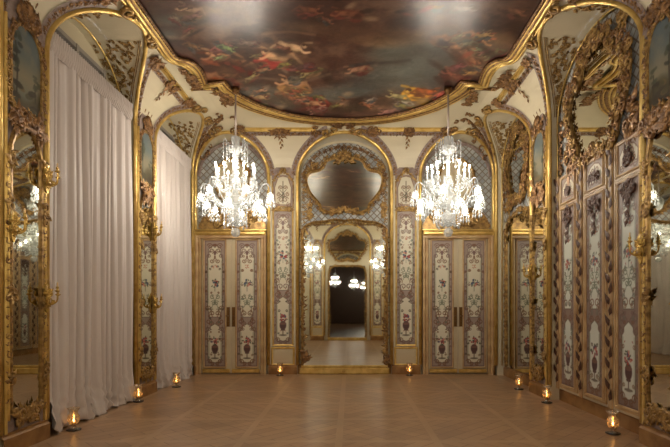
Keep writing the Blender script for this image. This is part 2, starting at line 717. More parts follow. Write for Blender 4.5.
def vnoise(X, Z, sc, seed, octv=4):
    rs = np.random.RandomState(seed)
    out = np.zeros(X.shape)
    amp, tot = 1., 0.
    for o in range(octv):
        g = rs.rand(64, 64)
        u, v = X * sc * 2 ** o + 100.3, Z * sc * 2 ** o + 100.7
        iu, iv = np.floor(u).astype(int), np.floor(v).astype(int)
        fu, fv = u - iu, v - iv
        fu, fv = fu * fu * (3 - 2 * fu), fv * fv * (3 - 2 * fv)

        def G(a, b):
            return g[a % 64, b % 64]
        out += amp * ((G(iu, iv) * (1 - fu) + G(iu + 1, iv) * fu) * (1 - fv) + (G(iu, iv + 1) * (1 - fu) + G(iu + 1, iv + 1) * fu) * fv)
        tot += amp
        amp *= .55
    return out / tot


def mesh_obj(name, me, m, parent=None):
    o = bpy.data.objects.new(name, me)
    if not me.materials:
        me.materials.append(m)
    COL.objects.link(o)
    if parent:
        o.parent = parent
    return o


REDS = [(150, 52, 46), (172, 88, 76), (190, 130, 110), (118, 50, 58), (84, 66, 90)]
MV, MVD, FIELD, INK = (150, 132, 120), (110, 82, 74), (206, 198, 174), (74, 62, 46)
BRN = (112, 74, 50)


def boiserie(w, h, seed, split=.36, field=FIELD, border=MV, bf=.70):
    """arabesque panel: mauve ground, pale fields, scrolls, bouquets, an urn"""
    rng = random.Random(seed)
    c = Canvas(w, h, .0095, border)
    hw = w / 2
    c.blend(vnoise(c.X, c.Z, 9, seed) * 1.4 - .5, MVD, .25)
    zs = h * split
    bw = hw * bf
    # upper field
    up = [(bw * .75, zs + .10 * w * 2), (bw, zs + .34), (bw, h - .42), (bw * .78, h - .30), (bw * .86, h - .2), (bw * .3, h - .11), (0, h - .16)]
    if h - zs < 1.2:
        up = [(bw * .75, zs + .12), (bw, zs + .2), (bw, h - .3), (bw * .78, h - .2), (0, h - .1)]
    up = up + [(-x, z) for x, z in up[::-1]]
    c.poly(up, field)
    c.stroke(up + [up[0]], .013, INK, .8)
    lo = [(bw * .7, .09), (bw * .95, .2), (bw * .95, zs - .22), (bw * .6, zs - .12), (0, zs - .06)]
    lo = lo + [(-x, z) for x, z in lo[::-1]]
    c.poly(lo, field)
    c.stroke(lo + [lo[0]], .013, INK, .8)
    # outer line
    e = hw - .012
    c.stroke([(-e, .012), (e, .012), (e, h - .012), (-e, h - .012), (-e, .012)], .014, MVD, .9)
    c.stroke([(bw * .86, zs + .4), (bw * .86, h - .45)], .010, (120, 128, 104), .7, True)
    c.stroke([(bw * .8, .25), (bw * .8, zs - .25)], .010, (120, 128, 104), .7, True)
    # scrolls
    for (px, pz, s, rt, fl) in ((.55, h - .12, .07, .3, 1), (.30, h - .25, .06, 1.2, -1), (.62, h - .36, .05, -.6, 1), (.25, h - .45, .055, 2.2, 1),
                                (.6, zs + .28, .07, .5, -1), (.35, zs + .16, .07, -.7, 1), (.6, zs + .02, .075, 1.6, 1), (.3, zs - .06, .06, .2, -1),
                                (.6, zs - .16, .06, 2.6, 1), (.6, .12, .06, .4, 1), (.3, .06, .05, 2.2, -1), (.86, h * .6, .03, 1, 1), (.86, h * .75, .03, -1, 1)):
        c.curl(px * hw, pz, s * min(1, w / .4), rt, fl, .017, BRN if rng.random() < .6 else MVD)
    nz = int((h - .5) / .17)
    for i in range(nz):
        z = .28 + i * .17
        if abs(z - zs) > .12:
            c.curl(hw * .80, z, .028, rng.uniform(-1, 1), rng.choice((-1, 1)), .011, rng.choice((BRN, INK, MVD)))
            c.stroke([(hw * .66, z + .05), (hw * .76, z + .09), (hw * .70, z + .14)], .010, rng.choice((INK, (96, 98, 76))), .85, True)
    for i in range(int(h * 7)):
        z = rng.uniform(.1, h - .2)
        if abs(z - zs * .45) < .12 and i % 3:
            continue
        c.curl(rng.uniform(.30, .58) * hw, z, rng.uniform(.022, .04), rng.uniform(0, 6.28), rng.choice((-1, 1)), .012, rng.choice((BRN, INK, MVD, (98, 104, 92), (120, 92, 66))))
        if i % 2:
            c.ell(rng.uniform(.2, .5) * hw, z + .05, .018, .009, rng.choice((INK, (90, 96, 80), (140, 70, 60))), rng.uniform(0, 3), .85, .5, True)
    c.ell(0, h - .10, .05, .03, BRN)
    c.ell(0, h - .28, .03, .05, MVD)
    c.ell(0, h - .38, .022, .045, BRN)
    # garland in a heart
    zm = zs + .42
    c.curl(.05, zm, .06, .6, 1, .013, (92, 98, 76))
    c.curl(.05, zm + .14, .055, -.9, -1, .013, (92, 98, 76))
    c.stroke([(-.07, zm - .1), (0, zm + .03), (.07, zm + .2)], .011, (92, 98, 76))
    c.stroke([(.07, zm - .1), (0, zm + .03), (-.07, zm + .2)], .011, (92, 98, 76))
    if h - zs > 1.2:
        zf = zs + (h - zs) * .47
        c.flowers(rng.uniform(-.015, .015), zf, .085, 12, rng, REDS[:3] + [(70, 80, 104), (60, 52, 60)])
        c.flowers(0, zf + .38, .045, 6, rng, [(168, 84, 64), (186, 116, 84)], (150, 108, 80))
        c.stroke([(0, zf - .18), (0, zf + .1)], .010, (80, 86, 64))
    else:
        c.flowers(0, zs + (h - zs) * .5, .07, 10, rng, REDS)
    # the urn
    zu = zs * .30
    c.ell(0, zu + .10, .075, .10, (78, 50, 48))
    c.ell(0, zu + .14, .075, .03, (112, 78, 66))
    c.ell(0, zu, .05, .022, (86, 60, 54))
    c.stroke([(0, zu), (0, zu - .10)], .02, (96, 76, 62))
    c.flowers(0, zu + .27, .085, 12, rng, REDS)
    c.ell(0, zu - .12, .09, .02, (110, 100, 84))
    return c


def trophy(w, h, seed):
    rng = random.Random(seed)
    c = Canvas(w, h, .0095, MV)
    hw = w / 2
    f = [(hw * .8, .06), (hw * .86, h * .6), (hw * .5, h - .06), (0, h - .03)]
    f = f + [(-x, z) for x, z in f[::-1]]
    c.poly(f, FIELD)
    c.stroke(f + [f[0]], .014, BRN)
    for (px, pz, s, rt) in ((.35, h * .25, .07, .3), (.5, h * .42, .05, 1.4), (.3, h * .6, .05, -.4), (.6, .08, .06, 2)):
        c.curl(px * hw, pz, s, rt, 1, .016, BRN)
    c.stroke([(0, .1), (0, h * .8)], .016, INK)
    c.stroke([(-.08, h * .3), (.08, h * .55)], .012, INK, sym=True)
    c.flowers(0, h * .38, .05, 8, rng, [(140, 96, 70), (110, 70, 60), (90, 84, 66)])
    return c


def landscape(w, h, seed):
    rng = random.Random(seed)
    c = Canvas(w, h, .011, (104, 110, 102))
    t = c.Z / h
    c.blend((t - .35) * 1.4, (84, 98, 104), .9)
    c.blend(1 - np.abs(t - .42) * 4, (146, 132, 102), .7)
    n = vnoise(c.X, c.Z, 7, seed)
    c.blend((n - .5) * 4, (130, 122, 102), .5)
    g = .30 + .10 * np.sin(c.X * 9 + seed)
    c.blend((g - t) * 12, (84, 78, 58), 1)
    c.blend((g - .1 - t) * 10, (56, 50, 40), .9)
    for i in range(10):
        c.ell(rng.uniform(-.4, .4) * w, h * rng.uniform(.05, .3), w * .14, h * .035, rng.choice([(48, 46, 36), (108, 92, 62), (74, 70, 50)]), rng.uniform(-.4, .4), .8)
    sd = -1 if seed % 2 else 1
    c.stroke([(sd * w * .3, h * .2), (sd * w * .27, h * .5), (sd * w * .33, h * .75)], .02, (46, 40, 34))
    for i in range(16):
        c.ell(sd * w * rng.uniform(.18, .5), h * rng.uniform(.42, .86), w * rng.uniform(.06, .14), h * rng.uniform(.02, .05), rng.choice([(52, 58, 48), (66, 72, 56), (40, 44, 40)]), rng.uniform(-.5, .5), .75)
    c.stroke([(-sd * w * .3, h * .2), (-sd * w * .28, h * .42)], .015, (60, 52, 44))
    for i in range(7):
        c.ell(-sd * w * rng.uniform(.2, .42), h * rng.uniform(.34, .5), w * .08, h * .022, (70, 76, 60), 0, .7)
    return c


# ------------------------------------------------------------------ room shell
def cove_s(z):
    h = min(1., max(0., z - ZS))
    return 1 - math.sqrt(max(0., 1 - h * h))


# bays: (wall, local centre, half width, rise, recess depth)
BAYS = [('left', 3.73, 1.17, .92, .3), ('left', 6.83, 1.17, .92, .3), ('left', 9.85, 1.05, .88, .3),
        ('right', -3.58, 1.17, .92, .2), ('right', -6.72, 1.27, .92, .2), ('right', -9.85, 1.05, .88, .2),
        ('back', -2.55, .83, .83, .1), ('back', 0, 1.07, .83, .1), ('back', 2.55, .83, .83, .1),
        ('rear', -2.55, .83, .83, .1), ('rear', 0, 1.07, .83, .1), ('rear', 2.55, .83, .83, .1)]


def arch_pts(c, a, b, n=24, k=1.0):
    return [(c + a * k * math.cos(PI * i / n), ZS + b * k * math.sin(PI * i / n)) for i in range(n + 1)]


# ceiling: cove all round, pierced by the vault of every bay
def ceiling():
    th = [1 - math.cos(PI / 2 * i / 12) for i in range(13)]
    xs = set(round(v, 4) for v in np.linspace(-HALF + 1, HALF - 1, 40))
    ys = set(round(v, 4) for v in np.linspace(YR + 1, YB - 1, 70))
    for t in th:
        xs |= {round(-HALF + t, 4), round(HALF - t, 4)}
        ys |= {round(YR + t, 4), round(YB - t, 4)}
    sb, bb, rb = {}, [], []
    for (w, c, a, b, d) in BAYS:
        us = [c + a * math.cos(PI * i / 22) for i in range(23)]
        if w in ('left', 'right'):
            ys |= {round(abs(u), 4) for u in us}
            sb.setdefault(w, []).append((abs(c), a, b))
        else:
            q = 1 if w == 'back' else -1
            xs |= {round(u, 4) for u in us}
            (bb if w == 'back' else rb).append((c * q, a, b))
    X, Y = sorted(xs), sorted(ys)
    H = []
    for y in Y:
        for x in X:
            ds = HALF - abs(x)
            de = min(YB - y, y - YR)

            def zc(s):
                return ZS + math.sqrt(max(0, 1 - (1 - min(1, s)) ** 2))
            z = min(zc(ds), zc(de))
            if ds < 1:
                for (c, a, b) in sb['left' if x < 0 else 'right']:
                    if abs(y - c) < a:
                        z = max(z, ZS + b * math.sqrt(1 - ((y - c) / a) ** 2))
            if de < 1:
                for (c, a, b) in (bb if YB - y < 2 else rb):
                    if abs(x - c) < a:
                        z = max(z, ZS + b * math.sqrt(1 - ((x - c) / a) ** 2))
            H.append((x, y, z))
    nx = len(X)
    F = []
    for j in range(len(Y) - 1):
        for i in range(nx - 1):
            F.append((j * nx + i, (j + 1) * nx + i, (j + 1) * nx + i + 1, j * nx + i + 1))
    mb = MB()
    mb.add(H, F, 0, False)
    o = mb.build('ceiling', M['cream'])
    tag(o, 'cream coved ceiling pierced by arched vaults over every bay', kind='structure')


ceiling()

mb = MB()
mb.quad((-4.2, YR - 24.5, 0), (4.2, YR - 24.5, 0), (4.2, YB + .4, 0), (-4.2, YB + .4, 0))
tag(mb.build('floor', M['floor']), 'glossy brown oak parquet floor laid in diagonal squares', kind='structure')


def recess(mb, c, a, b, d, hole=None, back=True):
    P = arch_pts(c, a, b)
    for p, q in zip(P[:-1], P[1:]):
        mb.quad((p[0], 0, p[1]), (q[0], 0, q[1]), (q[0], d, q[1]), (p[0], d, p[1]))
    if not back:
        return
    if hole is None:
        mb.plate([(c + a, 0), *P, (c - a, 0)][::-1], d, d + .05)
    else:
        hw, z0, z1 = hole
        mb.box(c - a, c - hw, d, d + .06, 0, ZS)
        mb.box(c + hw, c + a, d, d + .06, 0, ZS)
        if z0 > 0:
            mb.box(c - hw, c + hw, d, d + .06, 0, z0)
        # above: strips from the hole to the arch
        for p, q in zip(P[:-1], P[1:]):
            l0 = z1 if abs(p[0] - c) < hw + .01 and abs(q[0] - c) < hw + .01 else ZS
            mb.quad((p[0], d, max(min(l0, p[1]), ZS if l0 == ZS else 0)), (p[0], d, p[1]), (q[0], d, q[1]), (q[0], d, max(min(l0, q[1]), ZS if l0 == ZS else 0)))


for w, nm in (('left', 'cream panelled wall with tall curtained windows'), ('right', 'cream panelled wall with mirrored arched bays'),
              ('back', 'cream panelled end wall with two doors and a tall mirror'), ('rear', 'cream panelled wall behind with an open doorway')):
    mb = MB()
    loc, rz = WALL[w]
    if w in ('left', 'right'):
        ext = (YR, YB) if w == 'left' else (-YB, -YR)
    else:
        ext = (-HALF, HALF)
    bs = sorted([bq for bq in BAYS if bq[0] == w], key=lambda q: q[1])
    cur = ext[0]
    for (_, c, a, b, d) in bs:
        mb.box(cur, c - a, 0, .35, 0, ZS)
        cur = c + a
        if w == 'left':
            recess(mb, c, a, b, d, (.78, .35, 5.19))
        elif w == 'rear' and c == 0:
            recess(mb, c, a, b, d, (.84, 0, 3.48))
        else:
            recess(mb, c, a, b, d)
    mb.box(cur, ext[1], 0, .35, 0, ZS)
    o = mb.build('wall_' + w, M['cream'])
    o.location = loc
    o.rotation_euler = (0, 0, rz)
    tag(o, nm, kind='structure')

# baseboards on the piers
for w in ('left', 'right', 'back', 'rear'):
    mb = MB()
    loc, rz = WALL[w]
    ext = {'left': (YR, YB), 'right': (-YB, -YR)}.get(w, (-HALF, HALF))
    bs = sorted([bq for bq in BAYS if bq[0] == w], key=lambda q: q[1])
    cur = ext[0]
    prof = [(0, 0.), (0, .055), (.17, .055), (.19, .03), (.215, .03), (.225, 0.)]
    for (_, c, a, b, d) in bs:
        segs = [(cur, c - a, 0.)]
        if w == 'right' or (w in ('back',) and c == 0):
            segs.append((c - a, c + a, d))
        cur = c + a
        for (x0, x1, y) in segs:
            if x1 - x0 > .02:
                mb.sweep([(x0, y, 0), (x1, y, 0)], prof)
    if ext[1] - cur > .02:
        mb.sweep([(cur, 0, 0), (ext[1], 0, 0)], prof)
    o = mb.build('baseboard_' + w, M['wood'])
    o.location = loc
    o.rotation_euler = (0, 0, rz)
    tag(o, 'gilded oak skirting along the foot of the panelled wall', kind='structure')


def cove_warp(x, y, z):
    """wrap wall-plane ornament round the cove: z above the springing becomes arc length"""
    p = -y
    if z <= ZS:
        return (x, y, z)
    t = z - ZS
    return (x, -(1 - math.cos(t)) - p * math.cos(t), ZS + math.sin(t) - p * math.sin(t))


def arc_z(z):
    return ZS + math.asin(min(1, max(0, z - ZS)))


# arch mouldings: gold fillet, mauve carved band, clasp
TN = 0
for (w, c, a, b, d) in BAYS:
    TN += 1
    rng = random.Random(100 + TN)
    loc, rz = WALL[w]
    root = empty('trim_%d' % TN, loc, rz, 'gilded arch moulding with carved mauve band round a bay', kind='structure')
    g = MB()
    zb = .22
    path = [(c + a, 0, zb)]
    path += [(p[0], -cove_s(p[1]), p[1]) for p in arch_pts(c, a, b, 30)]
    path += [(c - a, 0, zb)]
    rr = .040 if w in ('back', 'rear') else .034
    g.tube([(x, y - .012, z) for x, y, z in path], rr, 8)
    # slim inner fillet just inside the reveal
    k = (a - .10) / a
    if d > .15:
        ip = [(c + a - .012, d * .55, zb)] + [(c + (p[0] - c) * (1 - .012 / a), d * .55, p[1] - .012) for p in arch_pts(c, a, b, 30)] + [(c - a + .012, d * .55, zb)]
        g.tube(ip, .014, 6)
    g.build('gilt_moulding', M['gold'], root)
    # mauve band outside the fillet, on the cove
    bd = MB()
    bd.warp = cove_warp
    P = []
    for i in range(41):
        t = PI * i / 40
        o1 = (c + (a + .035) * math.cos(t), ZS + (b + .035) * math.sin(t))
        o2 = (c + (a + .15) * math.cos(t), ZS + (b + .15) * math.sin(t))
        P.append((o1, o2))
    lim = ZS + .95
    vs, fs, cen = [], [], []
    for i, (o1, o2) in enumerate(P):
        ok = o2[1] < lim
        if ok:
            cen.append(((o1[0] + o2[0]) / 2, arc_z((o1[1] + o2[1]) / 2), i))
    for i in range(40):
        (o1, o2), (q1, q2) = P[i], P[i + 1]
        if o2[1] >= lim or q2[1] >= lim:
            continue
        vv = [(o1[0], -.012, arc_z(o1[1])), (q1[0], -.012, arc_z(q1[1])), (q2[0], -.012, arc_z(q2[1])), (o2[0], -.012, arc_z(o2[1]))]
        bd.add(vv, [(0, 1, 2, 3)], 0, False)
    for side in (0, 1):
        run = [(x, z) for x, z, i in cen if (i < 20) == (side == 0)]
        if len(run) > 2:
            bd.rocaille(run, .075, rng, -.012, 1, dens=1.1)
    bd.build('carved_band', [M['mauve'], M['old']], root)
    # apex clasp
    cl = MB()
    cl.warp = cove_warp
    zt = arc_z(ZS + min(.94, b + .04))
    for q in (-1, 1):
        cl.scroll(c + q * a * .34, zt - .06, .11, 0 if q > 0 else PI, q, -.02, .2)
        cl.scroll(c + q * a * .20, zt + .0, .09, 1.4, q, -.02, .2)
        cl.leaf(c + q * a * .3, zt - .02, .2, .08, .2 if q > 0 else PI - .2, -.03)
    cl.build('scroll_clasp', M['carved'], root)

# soffit foliage inside the side vaults
for (w, c, a, b, d) in BAYS:
    if w in ('back', 'rear') or abs(c) < 5:
        continue
    TN += 1
    rng = random.Random(300 + TN)
    loc, rz = WALL[w]
    mb = MB()

    def vault(x, y, z, c=c, a=a, b=b):
        # x = angle, z = depth (negative towards the room), y = lift
        ca, sa = math.cos(x), math.sin(x)
        return (c + (a + y) * ca, z, ZS + (b + y) * sa)
    mb.warp = vault
    for lo, hi in ((.12, 1.32), (PI - 1.32, PI - .12)):
        for off in (.07, .10):
            mb.tube([(t, -.008, -cove_s(ZS + b * math.sin(t)) + off) for t in [lo + (hi - lo) * i / 16 for i in range(17)]], .008, 4)
        n = 56
        for i in range(n):
            t = lo + (hi - lo) * (i + .5) / n
            dz0 = -cove_s(ZS + b * math.sin(t)) + .13
            dz1 = d - .03
            if dz1 - dz0 < .05:
                continue
            for q in range(3 if dz1 - dz0 > .3 else 2):
                zz = rng.uniform(dz0, dz1)
                mb.scroll(t, zz, rng.uniform(.02, .034), rng.uniform(0, 6.28), rng.choice((-1, 1)), -.004, .2)
                mb.leaf(t + rng.uniform(-.02, .02), zz, rng.uniform(.035, .06), .024, rng.uniform(0, 6.28), -.006)
    o = mb.build('trim_%d' % TN, M['carved'])
    o.location = loc
    o.rotation_euler = (0, 0, rz)
    tag(o, 'gilt foliage scattered over the underside of an arched vault', kind='structure')

# spandrel ribs on the cove: between neighbouring arches
ZRIB = arc_z(ZS + .87)
for (w, x0, x1, xm) in (('left', 7.65, 9.15, 8.4), ('left', 4.5, 6.05, 5.28), ('right', -9.15, -7.65, -8.4), ('right', -5.95, -4.35, -5.10),
                        ('back', -2.25, -.62, -1.4), ('back', .62, 2.25, 1.4), ('rear', -2.25, -.62, -1.4), ('rear', .62, 2.25, 1.4)):
    TN += 1
    rng = random.Random(500 + TN)
    loc, rz = WALL[w]
    root = empty('trim_%d' % TN, loc, rz, 'gilded cornice rib with carved drop above a pier', kind='structure')
    g = MB()
    g.warp = cove_warp
    g.sweep([(x0 + (x1 - x0) * i / 6, ZRIB) for i in range(7)], [(-.045, 0), (-.04, .035), (-.01, .045), (.012, .02), (.03, .04), (.045, .035), (.05, 0)], 0)
    g.build('gilt_rib', M['gold'], root)
    e = MB()
    e.warp = cove_warp
    e.sweep([(x0 + .05, ZRIB - .11), (x1 - .05, ZRIB - .11)], [(-.045, 0), (-.045, .012), (.045, .012), (.045, 0)], 1)
    e.rocaille([(x0 + .05, ZRIB - .11), (x1 - .05, ZRIB - .11)], .08, rng, -.012, 0)
    for q in (x0, x1):
        e.cluster(q, ZRIB, .12, .1, .13, 5, rng, -.03)
    e.cluster(xm, ZRIB - .06, .17, .09, .14, 7, rng, -.03)
    for i in range(5):
        e.leaf(xm, ZRIB - .16 - .06 * i, .12 - .01 * i, .05, -PI / 2 + (.5 if i % 2 else -.5), -.02)
    e.build('carved_drop', [M['old'], M['mauve']], root)

# ------------------------------------------------------------------ ceiling painting
CAMX, CAMZ, F, VX, VY = .125, 1.5, 489., 350., 308.
ZP = 5.45


def plan(px, py):
    y = F * (ZP - CAMZ) / (VY - py)
    return ((px - VX) / F * y + CAMX, y)


def outline(s=0.):
    """right-back quarter, then mirrored; s shrinks"""
    q = [(2.72 - s, CY), (2.72 - s, 7.55), (2.71 - s, 7.68 - s * .3)]
    q += [(x - s, y - s * .6) for x, y in smooth_path([(2.66, 7.78), (2.54, 7.84), (2.47, 8.0), (2.455, 8.2), (2.48, 8.45), (2.50, 8.60)], 3)]
    q += [(2.50 - s, 8.62 - s * .8), (2.16 - s * .9, 8.57 - s * .8), (2.15 - s * .9, 8.62 - s * .8)]
    el = smooth_path([(2.13, 8.74), (2.02, 9.02), (1.72, 9.50), (1.36, 9.83), (1.0, 10.05), (.5, 10.21), (0, 10.26)], 4)
    for i, (x, y) in enumerate(el):
        t = math.atan2(y - 8.3, x * .95)
        q.append((x - s * math.cos(t), y - s * math.sin(t)))
    q[-1] = (0, q[-1][1])
    tr = q
    tl = [(-x, y) for x, y in q[::-1]][1:]
    top = tr + tl
    bot = [(x, 2 * CY - y) for x, y in top[::-1]][1:-1]
    return top + bot


def ceiling_painting():
    root = empty('ceiling_painting', (0, CY, ZP), 0, 'huge dark baroque ceiling painting of clouds and tumbling figures in a gilded frame', 'painting')
    W, Hh = 5.5, 11.0
    c = Canvas(W, Hh, .022, (78, 50, 42))
    wx, wy = c.X, c.Z + (CY - Hh / 2)
    n1 = vnoise(wx, wy, .8, 3, 5)
    n2 = vnoise(wx, wy * 1.3, 1.7, 8, 5)
    n3 = vnoise(wx * .7, wy, 3.1, 11, 4)
    c.blend((n1 - .5) * 5 + .2, (104, 74, 62), .85)
    c.blend((n2 - .55) * 6, (132, 104, 84), .55)
    c.blend((.42 - n2) * 6, (46, 30, 30), .7)

    # design coordinates: the composition is drawn stretched along the room
    far = np.where(wy < CY, 2 * CY - wy, wy)
    far = np.maximum(far, 5.4)
    c.X = VX + F * (wx - CAMX) / far
    c.Z = VY - F * (ZP - CAMZ) / far

    def blob(px, py, rx, ry, col, rot=0., alpha=.9, soft=.5):
        c.ell(px, py, rx, ry, col, rot, alpha, soft)

    def line(pts, wpx, col, alpha=.9):
        c.stroke(smooth_path(pts, 4), wpx, col, alpha)
    nn = vnoise(c.X, c.Z * 1.9, .035, 21, 5)
    c.blend((nn - .52) * 7, (122, 92, 72), .6)
    c.blend((.44 - nn) * 8, (44, 30, 28), .7)
    # grey-blue openings of sky
    for (px, py, rx, ry) in ((425, 62, 42, 20), (395, 78, 40, 14), (455, 45, 38, 14), (350, 92, 30, 8), (240, 93, 38, 11), (300, 98, 36, 8), (178, 20, 26, 6), (160, 34, 20, 5), (395, 55, 30, 12)):
        blob(px, py, rx, ry, (88, 94, 88), 0, .75, 1.0)
    # ochre cloud lights
    for (px, py, rx, ry) in ((395, 35, 35, 7), (375, 42, 26, 5), (190, 14, 16, 5), (208, 10, 14, 4), (430, 105, 40, 5), (360, 106, 22, 4), (500, 38, 18, 6), (480, 58, 22, 9), (330, 30, 40, 6)):
        blob(px, py, rx, ry, (150, 120, 84), .1, .6, .9)
    for (px, py, rx, ry) in ((150, 5, 40, 10), (300, 10, 40, 10), (350, 30, 50, 12), (520, 20, 22, 16), (200, 72, 30, 8), (260, 80, 40, 6), (340, 62, 30, 7)):
        blob(px, py, rx, ry, (62, 34, 30), 0, .6, 1.2)
    rng = random.Random(5)
    flesh = [(196, 152, 112), (180, 132, 96), (206, 168, 128), (158, 110, 80)]

    def figure(px, py, s, ang, col, drape=None, fl=1):
        """a loose painted reclining figure: torso, head, arms, legs, drapery"""
        ca, sa = math.cos(ang), math.sin(ang)

        def T(u, v):
            u *= fl
            return px + s * (u * ca - v * sa), py + s * (u * sa + v * ca) * .7
        if drape:
            for k in range(7):
                q = T(rng.uniform(-.2, .9), rng.uniform(-.1, .55))
                f = rng.uniform(.55, 1.2)
                blob(q[0], q[1], s * rng.uniform(.2, .4), s * rng.uniform(.08, .16), tuple(min(255, v * f) for v in drape), ang + rng.uniform(-.5, .5), .9, .35)
            q = T(.4, .25)
            blob(q[0], q[1], s * .25, s * .06, tuple(min(255, v + 36) for v in drape), ang, .7)
        def E(u, v, ru, rv, cc, r=0., al=.95, so=.35):
            q = T(u, v)
            blob(q[0], q[1], s * ru, s * rv, cc, (ang + r) * fl if fl > 0 else -(r) + ang, al, so)
        dk = tuple(v * .62 for v in col)
        md = tuple(v * .84 for v in col)
        li = tuple(min(255, v * 1.14) for v in col)
        line([T(.45, .16), T(.75, .34), T(1.15, .30)], s * .12, dk)
        line([T(.05, -.05), T(-.12, -.3), T(-.36, -.38)], s * .08, md)
        E(.22, .07, .30, .15, dk)
        E(.20, .02, .28, .12, col)
        E(.12, -.01, .14, .07, li)
        E(.50, .06, .20, .13, md)
        line([T(.5, .06), T(.8, -.10)], s * .15, col)
        line([T(.8, -.10), T(1.0, .12), T(1.08, .24)], s * .10, md)
        line([T(.02, .02), T(-.2, .2), T(-.42, .14)], s * .085, li)
        E(-.14, -.15, .10, .10, col)
        E(-.13, -.20, .11, .06, (78, 48, 32))
        E(-.16, -.12, .04, .035, li)
    figure(268, 55, 30, .1, flesh[0], (150, 44, 40))
    figure(212, 55, 26, -.1, flesh[1], (138, 70, 44))
    figure(300, 48, 26, .25, flesh[2], None, -1)
    figure(256, 66, 22, .5, flesh[3], (120, 34, 32), -1)
    figure(196, 74, 24, .1, flesh[3], (150, 78, 44))
    figure(286, 82, 24, .2, flesh[1], (150, 108, 62))
    figure(300, 100, 26, -.05, (178, 62, 54), (150, 26, 34))
    figure(318, 103, 18, .1, flesh[1], (140, 40, 40), -1)
    figure(232, 106, 18, 0, flesh[3], (96, 66, 56))
    figure(270, 112, 14, 0, flesh[3], (120, 50, 40))
    figure(460, 50, 30, .8, flesh[1], (120, 92, 70), -1)
    figure(475, 62, 24, .9, flesh[3], (90, 60, 50), -1)
    figure(485, 40, 22, .6, flesh[1], None, -1)
    figure(450, 75, 24, .4, flesh[3], (80, 50, 44))
    figure(412, 94, 30, .05, (214, 160, 60), (204, 146, 40))
    figure(398, 102, 14, 0, (214, 204, 186), None)
    figure(432, 92, 18, .2, (176, 92, 44), (150, 80, 40), -1)
    figure(345, 102, 18, .1, flesh[3], (90, 66, 56))
    figure(372, 104, 16, -.1, flesh[3], (112, 76, 56), -1)
    figure(352, 70, 18, -.3, (150, 110, 86), (92, 50, 44))
    figure(340, 13, 22, 0, (124, 76, 56), (104, 50, 42))
    figure(315, 10, 20, .2, (116, 70, 52), (100, 44, 38), -1)
    figure(185, 8, 20, .2, (176, 140, 110), None)
    figure(520, 12, 18, .4, (120, 80, 62), (92, 52, 44), -1)
    for (x0, x1, y0, y1, n) in ((190, 310, 40, 80, 34), (215, 330, 82, 114, 30), (435, 500, 34, 84, 26), (335, 445, 94, 112, 24), (170, 200, 4, 40, 8), (320, 470, 4, 30, 10)):
        for k in range(n):
            px, py = rng.uniform(x0, x1), rng.uniform(y0, y1)
            t = rng.random()
            if t < .45:
                figure(px, py, rng.uniform(8, 17), rng.uniform(-.7, .7), tuple(v * rng.uniform(.62, .95) for v in rng.choice(flesh)), rng.choice((None, (96, 46, 42), (110, 84, 60), (70, 72, 74))), rng.choice((-1, 1)))
            elif t < .8:
                blob(px, py, rng.uniform(5, 14), rng.uniform(1.5, 4), rng.choice(((52, 32, 30), (60, 44, 38), (40, 30, 30))), rng.uniform(-.6, .6), .7, .9)
            else:
                blob(px, py, rng.uniform(4, 9), rng.uniform(1, 2.5), rng.choice(((168, 140, 108), (140, 120, 100), (150, 60, 48))), rng.uniform(-.6, .6), .6, .9)
    line([(236, 82), (262, 78), (296, 82), (330, 74)], 3, (150, 132, 106), .35)
    line([(350, 66), (372, 63), (396, 62), (410, 60)], 3, (60, 54, 52), .8)
    line([(262, 34), (290, 32), (315, 35)], 2.5, (160, 122, 90), .35)
    c.blend((n3 - .5) * 3, (60, 40, 34), .35)
    c.X, c.Z = np.meshgrid(c.x, c.z)
    ol = [(x, y - (CY - Hh / 2)) for x, y in outline(.03)]
    me = c.mesh('canvas', 0., ol, True, (0, -Hh / 2))
    mesh_obj('canvas', me, M['ceilpaint'], root)
    # frame: profile swept in plan
    def frame(mb, off, rad, n=8, drop=0.):
        pts = [(x, y - CY, -.03 - drop) for x, y in outline(off)]
        mb.tube(pts, rad, n, 0, True)
    def arc(mb, off, rad, drop=0.):
        pts = [(x, y - CY, -.03 - drop) for x, y in outline(off) if y > 8.75]
        mb.tube(pts, rad, 8)
    g = MB()
    frame(g, -.05, .030)
    frame(g, .025, .034, drop=.012)
    frame(g, .085, .018)
    arc(g, -.15, .022)
    arc(g, -.23, .028, -.01)
    g.build('gilt_frame', M['gold'], root)
    k = MB()
    frame(k, -.0, .03, 6, -.01)
    frame(k, .06, .03, 6, -.005)
    frame(k, .125, .022, 6)
    arc(k, -.10, .034, .0)
    arc(k, -.19, .026, -.005)
    k2 = random.Random(9)
    def flatten(x, y, z):
        return (x, z, y * 1. - .03)
    k.warp = lambda x, y, z: (x, z - CY, -.07 + y)
    ol2 = outline(.125)
    for i in range(len(ol2)):
        a, b2 = ol2[i], ol2[(i + 1) % len(ol2)]
        L = math.hypot(b2[0] - a[0], b2[1] - a[1])
        for j in range(int(L / .07)):
            t = (j + .5) / max(1, int(L / .07))
            k.ball((a[0] + (b2[0] - a[0]) * t, .03, a[1] + (b2[1] - a[1]) * t), .022, n=5, k=3)
    k.build('beaded_edge', M['old'], root)
    # carved work at the corners and cardinal points
    for (cx, cy, w, h, sz, cn) in ((0, 10.42, .24, .1, .16, 9), (2.66, 8.35, .2, .36, .12, 34), (-2.66, 8.35, .2, .36, .12, 34), (2.30, 9.1, .22, .3, .12, 30), (-2.30, 9.1, .22, .3, .12, 30)):
        q = MB()
        q.warp = lambda x, y, z: (x, z - CY, -.05 + y)
        q.cluster(cx, cy, w, h, sz, cn, random.Random(int(cx * 10 + 50)), 0, 0, cx == 0)
        q.build('carved_cartouche', M['old'], root)


ceiling_painting()

